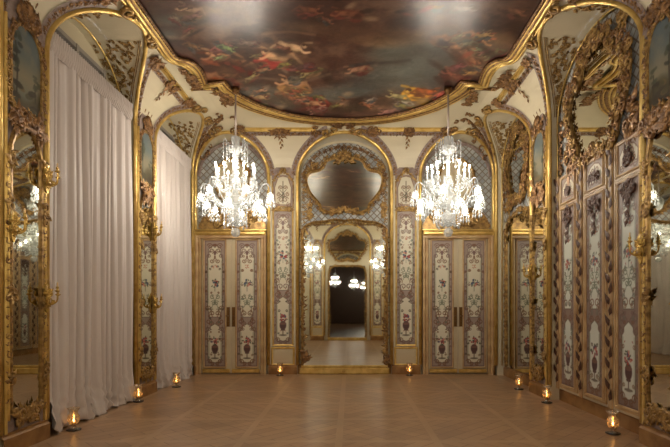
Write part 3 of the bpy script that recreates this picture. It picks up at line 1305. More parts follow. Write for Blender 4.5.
# corner foliage where the coves meet
for sx in (-1, 1):
    TN += 1
    rng = random.Random(700 + sx)
    mb = MB()
    for i in range(26):
        t = rng.uniform(.35, 1.45)
        s = 1 - math.cos(t)
        sp = rng.uniform(-.22, .22) * (1 + .3 * t)
        side = sp > 0
        ins = max(s - .0, 0)
        if side:
            x, y = HALF - ins, YB - ins - abs(sp)
        else:
            x, y = HALF - ins - abs(sp), YB - ins
        z = ZS + math.sin(t) - .02
        r = rng.uniform(.04, .075)
        pts = []
        a0 = rng.uniform(0, 6)
        for j in range(9):
            a = a0 + 4.5 * j / 8
            rr = r * (1 - .08 * j)
            du, dv = rr * math.cos(a), rr * math.sin(a)
            if side:
                pts.append((sx * (x - dv * math.sin(t) - .02), y + du, z + dv * math.cos(t)))
            else:
                pts.append((sx * (x + du), y - dv * math.sin(t) - .02, z + dv * math.cos(t)))
        mb.tube(pts, [r * .3] * 9, 5)
    mb.tube([(sx * (HALF - (1 - math.cos(t)) - .01), YB - (1 - math.cos(t)) - .01, ZS + math.sin(t) - .01) for t in [PI / 2 * .86 * i / 12 for i in range(13)]], .03, 6)
    o = mb.build('trim_%d' % TN, M['old'])
    tag(o, 'gilt foliage rib in the corner of the coved ceiling', kind='structure')

# ------------------------------------------------------------------ windows behind the curtains, plus an unseen one added for fill daylight
for i, c in enumerate((6.83, 9.85, 3.73)):
    loc, rz = WALL['left']
    root = empty('window_%d' % (i + 1), (loc[0], loc[1], 0), rz, 'tall grey casement window ' + ('added out of view in the side wall to let in fill daylight' if i == 2 else 'hidden behind a pale curtain'), kind='structure')
    mb = MB()
    for x in (-.78, -.03, .72):
        mb.box(c + x, c + x + .06, .27, .36, .35, 5.18)
    for z in (.35, 1.5, 2.6, 3.7, 4.62, 5.12):
        mb.box(c - .78, c + .78, .28, .35, z, z + .06)
    mb.build('window_frame', M['frame_grey'], root)
    mb = MB()
    mb.box(c - .76, c + .76, .325, .335, .36, 5.16)
    mb.build('pane', M['pane'], root)
    if i < 2:
        mb = MB()
        for x in (-.74, .0):
            mb.box(c + x, c + x + .74, .35, .37, .36, 5.17)
        mb.build('shutter', M['shutter'], root)


# ------------------------------------------------------------------ doors on the back wall
PANEL = boiserie(.47, 2.86, 11).mesh('painted_panel')
PANEL2 = boiserie(.47, 2.86, 23).mesh('painted_panel')


def back_door(n, cx, label):
    root = empty('door_%d' % n, (cx, YB, 0), 0, label, kind='structure')
    f = MB()
    for q in (-1, 1):
        f.sweep([(q * .735, 0), (q * .735, 3.14)] if q > 0 else [(-.735, 3.14), (-.735, 0)], [(-.075, 0), (-.07, .05), (-.03, .06), (0, .03), (.04, .05), (.06, .02), (.06, -.1)], 0)
    f.box(-.80, .80, -.05, .09, 3.07, 3.15, 0, .02)
    f.box(-.80, .80, -.065, .09, 3.15, 3.25, 1, .03)
    f.box(-.82, .82, -.08, .09, 3.25, 3.275, 1)
    f.build('door_frame', [M['stile'], M['gold']], root)
    for q in (-1, 1):
        l = MB()
        x0, x1 = (q * .335 - .335, q * .335 + .335)
        l.box(x0 + .004, x1 - .004, .02, .09, .015, 3.07, 0)
        pc = q * .335 + q * .03
        l.sweep([(pc - .245, .155), (pc + .245, .155), (pc + .245, 3.045), (pc - .245, 3.045)], [(.015, -.02), (.012, .01), (-.004, .016), (-.02, .006), (-.02, -.02)], 1, True)
        l.box(x0 + .02, x1 - .02, -.0, .03, .03, .115, 2, .012)
        leaf = l.build('door_leaf', [M['cream_d'], M['stile'], M['gold']], root)
        p = mesh_obj('painted_panel', PANEL if q < 0 else PANEL2, M['painted'], leaf)
        p.location = (pc, .012, .17)
        h = MB()
        h.box(q * .06 - .035, q * .06 + .035, -.012, .02, 1.08, 1.52, 0, .01)
        h.tube([(q * .06, -.01, 1.32), (q * .06, -.06, 1.32), (q * .10, -.065, 1.32)], .012, 6)
        h.tube([(q * .06, -.01, 1.2), (q * .06, -.035, 1.2)], .01, 6)
        h.build('handle_plate', M['handle'], leaf)
    return root


back_door(1, -2.58, 'cream double door with floral painted panels beside the curtains')
back_door(2, 2.58, 'cream double door with floral painted panels under the right chandelier')


# lunettes above the doors: trellis field and gilded relief
def overdoor(cx, label):
    root = empty('overdoor_panel', (cx, YB, 3.28), 0, label, 'wall panel', 'trellis lunettes above the end wall doors')
    t = MB()
    P = arch_pts(0, .80, .80)
    t.plate([(.78, 0), *[(x, z - 3.28) for x, z in P], (-.78, 0)][::-1], .06, .09)
    t.build('trellis_field', M['trellis'], root)
    rng = random.Random(31)
    g = MB()
    g.plate(sym_outline([(0, .52), (.3, .45), (.6, .36), (.72, .2), (.72, .02), (0, .02)], 4)[::-1], .03, .07, 0)
    g.cluster(0, .28, .6, .2, .2, 20, rng, .02)
    g.shell(0, .36, .2, .03)
    g.build('gilt_relief', M['carved'], root)
    e = MB()
    ring = sym_outline([(0, 1.62), (.15, 1.58), (.26, 1.48), (.36, 1.36), (.40, 1.15), (.36, .95), (.28, .76), (.15, .64), (0, .60)], 4)
    e.plate(ring[::-1], .045, .07, 1)
    e.sweep(ring, [(-.03, -.06), (-.03, -.01), (0, .0), (.03, -.01), (.03, -.06)], 0, True)
    e.rocaille(ring, .10, rng, .04, 0, True)
    e.build('oval_cartouche', [M['carved'], M['cream_d']], root)
    b = MB()
    run = [(x, z - 3.28 - .01) for x, z in arch_pts(0, .755, .755, 24)]
    b.sweep(run, [(-.05, -.06), (-.05, -.03), (.0, -.02), (.02, -.06)], 0)
    b.build('mauve_border', M['mauve'], root)


overdoor(-2.55, 'grey trellis lunette with gilded relief above the door beside the curtains')
overdoor(2.55, 'grey trellis lunette with gilded relief above the door under the right chandelier')


# ------------------------------------------------------------------ pilaster panels
def pilaster(loc, rz, label):
    root = empty('painted_pilaster', loc, rz, label, 'wall panel', 'slim painted panels between arches')
    hw = .24
    b = MB()
    b.box(-hw - .05, hw + .05, -.012, .0, .22, 4.72, 0)
    b.box(-hw - .07, hw + .07, -.04, .0, .0, .14, 2, .015)
    b.box(-hw - .06, hw + .06, -.035, .0, .14, .20, 2, .015)
    b.box(-hw + .02, hw - .02, -.02, .0, .25, .56, 1, .01)
    b.sweep([(-hw, .22), (hw, .22), (hw, .59), (-hw, .59)], [(.02, 0), (.018, .022), (-.006, .032), (-.03, .012), (-.03, 0)], 2, True)
    b.build('backing', [M['cream'], M['cream_d'], M['gold']], root)
    mesh_obj('painted_panel', PIL, M['painted'], root).location = (0, -.016, .66)
    mesh_obj('trophy_panel', TRO, M['painted'], root).location = (0, -.016, 3.78)
    g = MB()
    g.sweep([(-hw + .01, .65), (hw - .01, .65), (hw - .01, 3.72), (-hw + .01, 3.72)], [(.03, 0), (.026, .03), (0, .04), (-.012, .016), (-.012, 0)], 0, True)
    g.build('gilt_frame', M['gold'], root)
    k = MB()
    rng = random.Random(77)
    top = [(hw - .01, 3.76), (hw - .01, 4.36), (hw * .6, 4.5), (0, 4.6), (-hw * .6, 4.5), (-hw + .01, 4.36), (-hw + .01, 3.76)]
    k.sweep(top, [(-.02, 0), (-.018, .025), (.01, .03), (.02, 0)], 0)
    k.cluster(0, 3.74, hw, .05, .1, 7, rng, -.03)
    k.rocaille(top[1:-1], .085, rng, -.02, 0)
    k.plate(sym_outline([(0, 4.74), (.12, 4.72), (.22, 4.6), (.25, 4.42), (.18, 4.44), (.1, 4.52), (0, 4.56)], 3)[::-1], -.02, 0, 1)
    k.shell(0, 4.6, .08, -.02)
    k.build('carved_crest', [M['carved'], M['mauve']], root)
    return root


PIL = boiserie(.44, 3.04, 41, .38).mesh('painted_panel')
TRO = trophy(.44, .74, 6).mesh('trophy_panel')
pil = pilaster((-1.395, YB, 0), 0., 'slim painted floral panel between the left chandelier and the central mirror')
dup(pil, (1.395, YB, 0), 0., 'slim painted floral panel between the central mirror and the right chandelier')
for q in (-1, 1):
    dup(pil, (q * 1.395, YR, 0), PI, 'slim painted floral panel seen reflected on the %s side of the central mirror' % ('left' if q < 0 else 'right'))

# ------------------------------------------------------------------ central mirror and cartouche mirror
CART = [(0, 4.93), (.22, 4.93), (.40, 4.86), (.47, 4.72), (.60, 4.62), (.78, 4.58), (.86, 4.42), (.80, 4.15), (.66, 3.95), (.56, 3.82), (.50, 3.68), (.26, 3.62), (0, 3.70)]


def cartouche(loc, rz, label, sx=1., sz=1., z0=3.62, cat='mirror', trellis=None, grp=None, backy=0.06):
    root = empty('cartouche_mirror', loc, rz, label, cat, grp)
    half = [(x * sx, (z - 3.62) * sz + z0) for x, z in CART]
    fw = 1. if backy > .1 else .62
    ol = sym_outline(half, 5)
    rng = random.Random(61)
    g = MB()
    g.plate(ol[::-1], backy - .03, backy - .01)
    g.build('mirror_glass', M['mirror'], root)
    f = MB()
    f.sweep(ol, [(-.02, -backy), (-.03 * fw, .05 - backy), (.03 * fw, .08 - backy), (.075 * fw, .06 - backy), (.085 * fw, -backy)], 0, True)
    out = sym_outline([(x * 1.07 + .01, z + (.05 if z > z0 + .6 * sz else -.03)) for x, z in half], 4)
    f.rocaille(out, .14 if backy > .1 else .11, rng, backy - .05, 0, True, dens=1.15, m2=1)
    f.build('carved_frame', [M['carved'], M['old']], root)
    if backy > .1:
        out2 = sym_outline([(x * 1.12 + .02, z + (.13 if z > z0 + .6 * sz else -.05)) for x, z in half], 4)
        f = MB()
        f.rocaille(out2, .17, rng, backy - .05, 0, True, dens=1.3, m2=1)
        f.rocaille(ol, .12, rng, backy - .08, 1, True, dens=1.2, m2=0)
        f.build('outer_rocaille', [M['old'], M['carved']], root)
    s = MB()
    zt, zb = half[0][1], half[-1][1]
    s.shell(0, zt + .03, .17, backy - .06)
    s.cluster(0, zt + .03, .28, .1, .15, 7, rng, backy - .06)
    s.build('shell_crest', M['carved'], root)
    s = MB()
    s.shell(0, zb - .05, .11, backy - .06)
    s.cluster(0, zb - .04, .3, .04, .10, 7, rng, backy - .06)
    s.build('lower_ornament', M['carved'], root)
    return root


cartouche((0, YB, 0), 0., 'lobed gilt framed mirror above the tall central mirror on the end wall', z0=3.68, sz=.93)

root = empty('central_mirror', (0, YB, 0), 0, 'tall gilt framed mirror reaching the floor at the centre of the end wall', 'mirror')
top = [(.93, 3.2), (.9, 3.32), (.7, 3.42), (.45, 3.44), (.25, 3.48), (0, 3.46)]
half = smooth_path(top, 4)
ol = [(.93, .2)] + half + [(-x, z) for x, z in half[::-1]][1:] + [(-.93, .2)]
g = MB()
g.plate(ol[::-1], .04, .06)
g.build('mirror_glass', M['mirror'], root)
f = MB()
rng = random.Random(15)
f.sweep(ol, [(-.0, -.06), (-.0, .0), (-.02, .02), (-.05, .0), (-.05, -.06)], 0)
for q in (-1, 1):
    f.box(q * .965 - .025, q * .965 + .025, .02, .09, .2, 3.3, 0)
    run = [(q * .94, .22 + 3.1 * i / 30 + 0) for i in range(31)]
    run = [(x + .02 * math.sin(z * 9), z) for x, z in run]
    f.rocaille(run, .13, rng, .02, 1, dens=1.3, m2=0)
    f.cluster(q * .93, .36, .09, .14, .16, 8, rng, .0, 1, False)
f.rocaille(half, .09, rng, .02, 0, dens=1.2)
f.rocaille([(-x, z) for x, z in half], .09, rng, .02, 0, dens=1.2)
f.build('carved_frame', [M['carved'], M['old']], root)
p = MB()
p.box(-1.02, 1.02, -.03, .09, .0, .14, 0, .02)
p.box(-.98, .98, -.015, .09, .14, .2, 0, .015)
p.shell(0, .06, .05, -.03)
p.build('plinth_rail', M['gold'], root)

# trellis field behind the cartouche, carved infill at the haunches
TN += 1
root = empty('trim_%d' % TN, (0, YB, 3.3), 0, 'grey trellis field filling the central arch round the lobed mirror', kind='structure')
t = MB()
t.plate([(.99, 0), *[(x, z - 3.3) for x, z in arch_pts(0, .99, .77)], (-.99, 0)][::-1], .065, .09)
t.build('trellis_field', M['trellis'], root)
t = MB()
rng = random.Random(19)
for q in (-1, 1):
    t.cluster(q * .84, .42, .10, .26, .11, 18, rng, .055, 0, False)
    t.cluster(q * .78, 1.42, .15, .12, .13, 8, rng, .055, 0, False)
    t.rocaille([(q * .93, .1), (q * .93, 1.2)], .09, rng, .05, 0)
t.rocaille([(x, z - 3.3 - .06) for x, z in arch_pts(0, .93, .73, 24)], .10, rng, .05, 1, dens=1.3)
t.build('gilt_foliage', [M['carved'], M['old']], root)


# ------------------------------------------------------------------ pier mirrors
def pier_mirror(loc, rz, label, w=.76, seed=4):
    root = empty('pier_mirror', loc, rz, label, 'mirror', 'tall pier mirrors with landscape paintings')
    rng = random.Random(seed)
    hw = w / 2
    gw = hw - .135
    b = MB()
    b.box(-hw + .045, hw - .045, -.02, 0, .22, 4.62, 0)
    for q in (-1, 1):
        b.sweep([(q * (hw - .055), .22), (q * (hw - .055), 4.5)], [(-.022, 0), (-.02, .04), (0, .055), (.02, .04), (.022, 0)], 1)
    b.build('backing', [M['mauve'], M['gold']], root)
    g = MB()
    gl = sym_outline([(0, 3.42), (.12, 3.40), (gw * .9, 3.22), (gw, 3.0), (gw, 2.0), (gw, 1.0), (gw, .52), (gw * .8, .42), (gw * .4, .38), (0, .34)], 3)
    g.plate(gl[::-1], -.03, -.018)
    g.build('mirror_glass', M['mirror'], root)
    f = MB()
    f.sweep(gl, [(-.012, .02), (-.01, .05), (.02, .055), (.035, .02)], 0, True)
    for q in (-1, 1):
        f.tube([(q * (gw + .055), -.045, .35 + 2.8 * i / 20) for i in range(21)], .018, 6, 1)
        f.rocaille([(q * (gw + .05), .5 + 2.6 * i / 20) for i in range(21)], .085, rng, -.045, 0, dens=.8, m2=2)
        for z in (.75, 1.62, 2.55, 3.05):
            f.cluster(q * (gw + .04), z, .05, .10, .11, 5, rng, -.05, 0, False)
    f.cluster(0, .37, gw, .09, .15, 12, rng, -.04, 0)
    f.cluster(0, 3.45, gw + .05, .12, .16, 14, rng, -.04, 2)
    f.build('carved_frame', [M['carved'], M['gold'], M['old']], root)
    cut = sym_outline([(0, .93), (.1, .92), (gw * .8, .82), (gw, .66), (gw, .3), (gw * .95, .06), (gw * .5, .02), (0, .04)], 4)
    me = landscape(gw * 2 + .02, .95, seed).mesh('landscape_painting', 0., cut)
    o = mesh_obj('landscape_painting', me, M['landscape'], root)
    o.location = (0, -.03, 3.58)
    k = MB()
    kl = [(x, z + 3.58) for x, z in cut]
    k.sweep(kl, [(-.01, .02), (-.008, .05), (.02, .055), (.03, .02)], 0, True)
    out = [(x * 1.15, z + (.02 if z > 4 else 0)) for x, z in kl]
    k.rocaille(out, .10, rng, -.04, 1, True, dens=1.1, m2=0)
    k.build('painting_frame', [M['carved'], M['old']], root)
    c = MB()
    c.plate(sym_outline([(0, 4.86), (.14, 4.82), (.26, 4.68), (.31, 4.5), (.24, 4.46), (.12, 4.58), (0, 4.60)], 4)[::-1], -.04, 0, 1)
    c.shell(0, 4.66, .12, -.05, 0)
    c.cluster(0, 4.62, .24, .09, .13, 9, rng, -.05, 0)
    for q in (-.12, 0, .12):
        c.leaf(q, 4.8, .14, .05, PI / 2 - q, -.05)
    c.build('carved_crest', [M['old'], M['mauve']], root)
    return root


LOC = on_wall('left', 5.28)
pier_mirror(LOC[0], LOC[1], 'tall gilt pier mirror with arched landscape at the left edge of the room', .76, 5)
LOC = on_wall('left', 8.4)
pier_mirror(LOC[0], LOC[1], 'tall gilt pier mirror standing between the two pale curtains', .78, 7)
LOC = on_wall('right', -5.10)
pier_mirror(LOC[0], LOC[1], 'tall gilt pier mirror with large landscape at the right edge of the room', .70, 8)
LOC = on_wall('right', -8.4)
pier_mirror(LOC[0], LOC[1], 'tall gilt pier mirror between the panelled bay and the mirrored corner bay', .78, 10)


# ------------------------------------------------------------------ wall sconces
def make_sconce(loc, rz, label):
    root = empty('wall_sconce', loc, rz, label, 'sconce', 'gilt bronze wall sconces')
    root.scale = (.8, .8, .8)
    b = MB()
    rng = random.Random(3)
    b.plate(sym_outline([(0, .2), (.05, .16), (.045, .05), (.06, -.05), (.03, -.18), (0, -.22)], 4)[::-1], -.03, 0)
    b.cluster(0, 0, .05, .15, .09, 10, rng, -.03)
    b.build('backplate', M['bright'], root)
    for (dx, dy, dz) in ((-.13, -.10, .04), (.13, -.10, .04), (0, -.17, .09)):
        a = MB()
        a.tube(smooth_path([(0, -.03, -.05), (dx * .4, dy * .5, -.10), (dx * .9, dy * .95, -.05), (dx, dy, dz)], 5), [.010] * 16, 6)
        a.leaf(dx * .45, -.08, .07, .035, PI / 2, dy * .5)
        a.scroll(dx * .6, -.07, .034, .5, 1 if dx > 0 else -1, dy * .6, .2)
        arm = a.build('arm', M['bright'], root)
        c = MB()
        c.lathe([(.010, -.015), (.034, 0), (.038, .010), (.016, .014), (.015, .035), (.021, .05), (.018, .065)], (dx, dy, dz), 10)
        cup = c.build('candle_cup', M['bright'], arm)
        w = MB()
        w.lathe([(.011, .06), (.011, .12), (.003, .13)], (dx, dy, dz), 8)
        w.build('candle', M['wax'], arm)
    return root


sc = None
for (w, x, z, lab) in (('left', 5.58, 2.98, 'gilt wall sconce high beside the left edge mirror and curtain'),
                       ('left', 5.58, 1.62, 'gilt wall sconce low beside the left edge mirror and curtain'),
                       ('left', 5.02, 2.35, 'gilt wall sconce on the outer side of the left edge mirror'),
                       ('left', 8.66, 2.86, 'gilt wall sconce high between the two curtains'),
                       ('left', 8.66, 1.58, 'gilt wall sconce low between the two curtains'),
                       ('right', -5.40, 2.16, 'gilt wall sconce between the painted folding panels and right edge mirror'),
                       ('right', -8.70, 2.12, 'gilt wall sconce beside the mirrored corner bay on the right')):
    l, rz = on_wall(w, x, z, -.05)
    if sc is None:
        sc = make_sconce(l, rz, lab)
    else:
        dup(sc, l, rz, lab)


# ------------------------------------------------------------------ right near bay: painted folding panels and mirror above
RP = [boiserie(.46, 2.74, 51 + i, .40, (198, 200, 186), (128, 108, 96), .64).mesh('painted_panel') for i in range(3)]
RT = trophy(.46, .36, 9).mesh('upper_panel')
loc, rz = on_wall('right', -6.72)
root = empty('door_3', loc, rz, 'three painted leaves of a folding door in the right bay', kind='structure')
rng = random.Random(88)
for i in range(3):
    cx = (i - 1) * .82
    l = MB()
    l.box(cx - .405, cx + .405, .10, .19, .2, 3.56, 0)
    for (z0, z1) in ((.28, 3.06), (3.14, 3.54)):
        l.sweep([(cx - .24, z0), (cx + .24, z0), (cx + .24, z1), (cx - .24, z1)], [(.02, -.1), (.016, -.07), (-.004, -.065), (-.02, -.085), (-.02, -.1)], 1, True)
        l.sweep([(cx - .30, z0 - .03), (cx + .30, z0 - .03), (cx + .30, z1 + .02), (cx - .30, z1 + .02)], [(.014, -.1), (.012, -.08), (-.012, -.08), (-.014, -.1)], 1, True)
    leaf = l.build('door_leaf', [M['cream_d'], M['stile']], root)
    o = mesh_obj('painted_panel', RP[i], M['painted'], leaf)
    o.location = (cx, .085, .30)
    o = mesh_obj('upper_panel', RT, M['painted'], leaf)
    o.location = (cx, .085, 3.16)
    k = MB()
    k.cluster(cx, 2.93, .13, .1, .12, 7, rng, .08)
    for j in range(5):
        k.leaf(cx, 2.82 - .06 * j, .11, .06, -PI / 2 + (.4 if j % 2 else -.4), .075)
    k.cluster(cx, 3.34, .1, .1, .11, 5, rng, .08)
    k.build('carved_drop', M['vine'], leaf)
for q in (-1.5, -.5, .5, 1.5):
    v = MB()
    x = q * .82 + (.03 if q < -1 else -.03 if q > 1 else 0)
    v.box(x - .045, x + .045, .075, .11, .2, 3.62, 1, .01)
    for j in range(24):
        z = .3 + 3.3 * j / 24
        v.leaf(x, z, .19, .10, PI / 2 + (.45 if j % 2 else -.45), .07, .03, 0)
    v.build('carved_strip', [M['vine'], M['stile']], root)

loc, rz = on_wall('right', -6.72)
cartouche(loc, rz, 'large carved gilt mirror above the three painted leaves on the right', .88, 1.12, 3.62, backy=.12)
loc, rz = on_wall('right', -6.72, 3.5)
TN += 1
root = empty('trim_%d' % TN, loc, rz, 'blue grey trellis field round the carved mirror above the painted leaves', kind='structure')
t = MB()
t.plate([(1.22, .1), *[(x, z - 3.5) for x, z in arch_pts(0, 1.24, .89)], (-1.22, .1)][::-1], .14, .19)
t.build('trellis_field', M['trellis'], root)
t = MB()
for q in (-1, 1):
    t.rocaille([(q * 1.14, .1), (q * 1.15, 1.0)], .16, rng, .13, 0, dens=1.2)
    t.rocaille([(q * .95, .2), (q * .9, .5)], .18, rng, .13, 1, dens=1.4, m2=0)
    t.cluster(q * .8, .25, .25, .22, .2, 12, rng, .12, 0, False)
    t.cluster(q * .55, 1.6, .25, .12, .18, 8, rng, .12, 1, False)
t.build('gilt_foliage', [M['old'], M['carved']], root)

# ------------------------------------------------------------------ right far bay: tall mirror with carved surround
loc, rz = on_wall('right', -9.85)
root = empty('bay_mirror', loc, rz, 'tall mirror filling the arched bay in the right corner reflecting the door', 'mirror')
half = smooth_path([(.84, 2.9), (.8, 3.2), (.55, 3.38), (.3, 3.42), (0, 3.5)], 4)
ol = [(.84, .22)] + half + [(-x, z) for x, z in half[::-1]][1:] + [(-.84, .22)]
g = MB()
g.plate(ol[::-1], .15, .18)
g.build('mirror_glass', M['mirror'], root)
f = MB()
rng = random.Random(29)
f.sweep(ol, [(0, -.2), (0, -.13), (-.03, -.11), (-.05, -.13), (-.05, -.2)], 0)
for q in (-1, 1):
    f.rocaille([(q * .90, .25 + 3.0 * i / 30) for i in range(31)], .13, rng, .14, 1, dens=1.2, m2=0)
    f.rocaille([(q * x, z) for x, z in half], .15, rng, .13, 0, dens=1.2)
f.build('carved_frame', [M['carved'], M['old']], root)
loc, rz = on_wall('right', -9.85)
cartouche(loc, rz, 'carved gilt mirror high in the arch of the right corner bay', .66, 1.02, 3.68, backy=.12)
loc, rz = on_wall('right', -9.85, 3.5)
TN += 1
root = empty('trim_%d' % TN, loc, rz, 'grey trellis field round the high mirror in the right corner bay', kind='structure')
t = MB()
t.plate([(1.0, -.1), *[(x, z - 3.5) for x, z in arch_pts(0, 1.02, .85)], (-1.0, -.1)][::-1], .14, .19)
t.build('trellis_field', M['trellis'], root)
t = MB()
for q in (-1, 1):
    t.rocaille([(q * .9, .1), (q * .92, 1.0)], .15, rng, .13, 0, dens=1.2)
    t.cluster(q * .62, .3, .25, .25, .2, 14, rng, .12, 1, False)
    t.rocaille([(q * .85, .6), (q * .75, 1.2), (q * .4, 1.6)], .18, rng, .13, 1, dens=1.3)
t.build('gilt_foliage', [M['old'], M['carved']], root)


# ------------------------------------------------------------------ curtains
def curtain(c, a, label, seed):
    loc, rz = on_wall('left', c, 0, 0)
    root = empty('curtain', loc, rz, label, 'curtain', 'pale floor length curtains')
    rng = random.Random(seed)
    ztop = 4.66
    nx, nz = 220, 70
    pl = 13.5
    ph = [rng.uniform(-.5, .5) for _ in range(60)]

    def surf(i, j):
        u = i / nx
        t = j / nz                       # 0 top, 1 bottom
        x = -a + .02 + (2 * a - .04) * u
        k = u * pl
        f = 1 - t
        ph0 = k * 2 * PI + 1.5 * math.sin(u * 9 + seed) * t + .9 * math.sin(u * 23 + seed * 2) + .5 * math.sin(u * 41 + seed)
        amp = .028 + .034 * min(1, t * 2.2)
        amp *= .75 + .35 * math.sin(u * 17 + seed)
        w = math.sin(ph0)
        w = w * .75 + .25 * math.sin(ph0 * 2 + .8 * seed)
        if t < .015:
            w *= .6
        y = .035 - amp * w
        y -= .02 * math.sin(ph0 * .37 + 3 * t)
        fl = max(0, t - .86) / .14
        y -= .10 * fl ** 2 * (.6 + .5 * math.sin(u * 13 + seed))
        x += .03 * math.sin(u * 11 + seed + t * 5) * t + .02 * fl * math.cos(ph0)
        z = ztop * (1 - t)
        if fl > 0:
            z = max(.006, z - .0) + .025 * fl * (1 + math.sin(ph0 * .5 + seed)) * .5
            x += .035 * fl * math.sin(z * 60 + u * 40)
            y -= .02 * fl * math.sin(z * 45 + u * 25)
        return (x, y, z)
    V = [surf(i, j) for j in range(nz + 1) for i in range(nx + 1)]
    Fc = []
    for j in range(nz):
        for i in range(nx):
            q = j * (nx + 1) + i
            Fc.append((q, q + nx + 1, q + nx + 2, q + 1))
    mb = MB()
    mb.add(V, Fc, 0, True)
    mb.build('fabric_panel', M['fabric'], root)
    r = MB()
    r.tube([(-a + .01, .09, 4.66), (a - .01, .09, 4.66)], .016, 8)
    r.build('curtain_rod', M['handle'], root)
    h = MB()
    n = 240
    vs, fs = [], []
    for i in range(n + 1):
        u = i / n
        x = -a + .03 + (2 * a - .06) * u
        w = math.sin(u * 46 * 2 * PI)
        for (z, y0, am) in ((4.53, .02, .012), (4.60, -.005, .02), (4.69, .01, .018), (4.79, .0, .022)):
            vs.append((x, y0 - am * w, z))
    for i in range(n):
        for j in range(3):
            q = i * 4 + j
            fs.append((q, q + 4, q + 5, q + 1))
    h.add(vs, fs)
    h.build('gathered_heading', M['fabric'], root)


curtain(6.83, 1.13, 'near pale curtain falling to the floor beside the left edge mirror', 2)
curtain(9.85, 1.02, 'far pale curtain falling to the floor next to the corner door', 5)


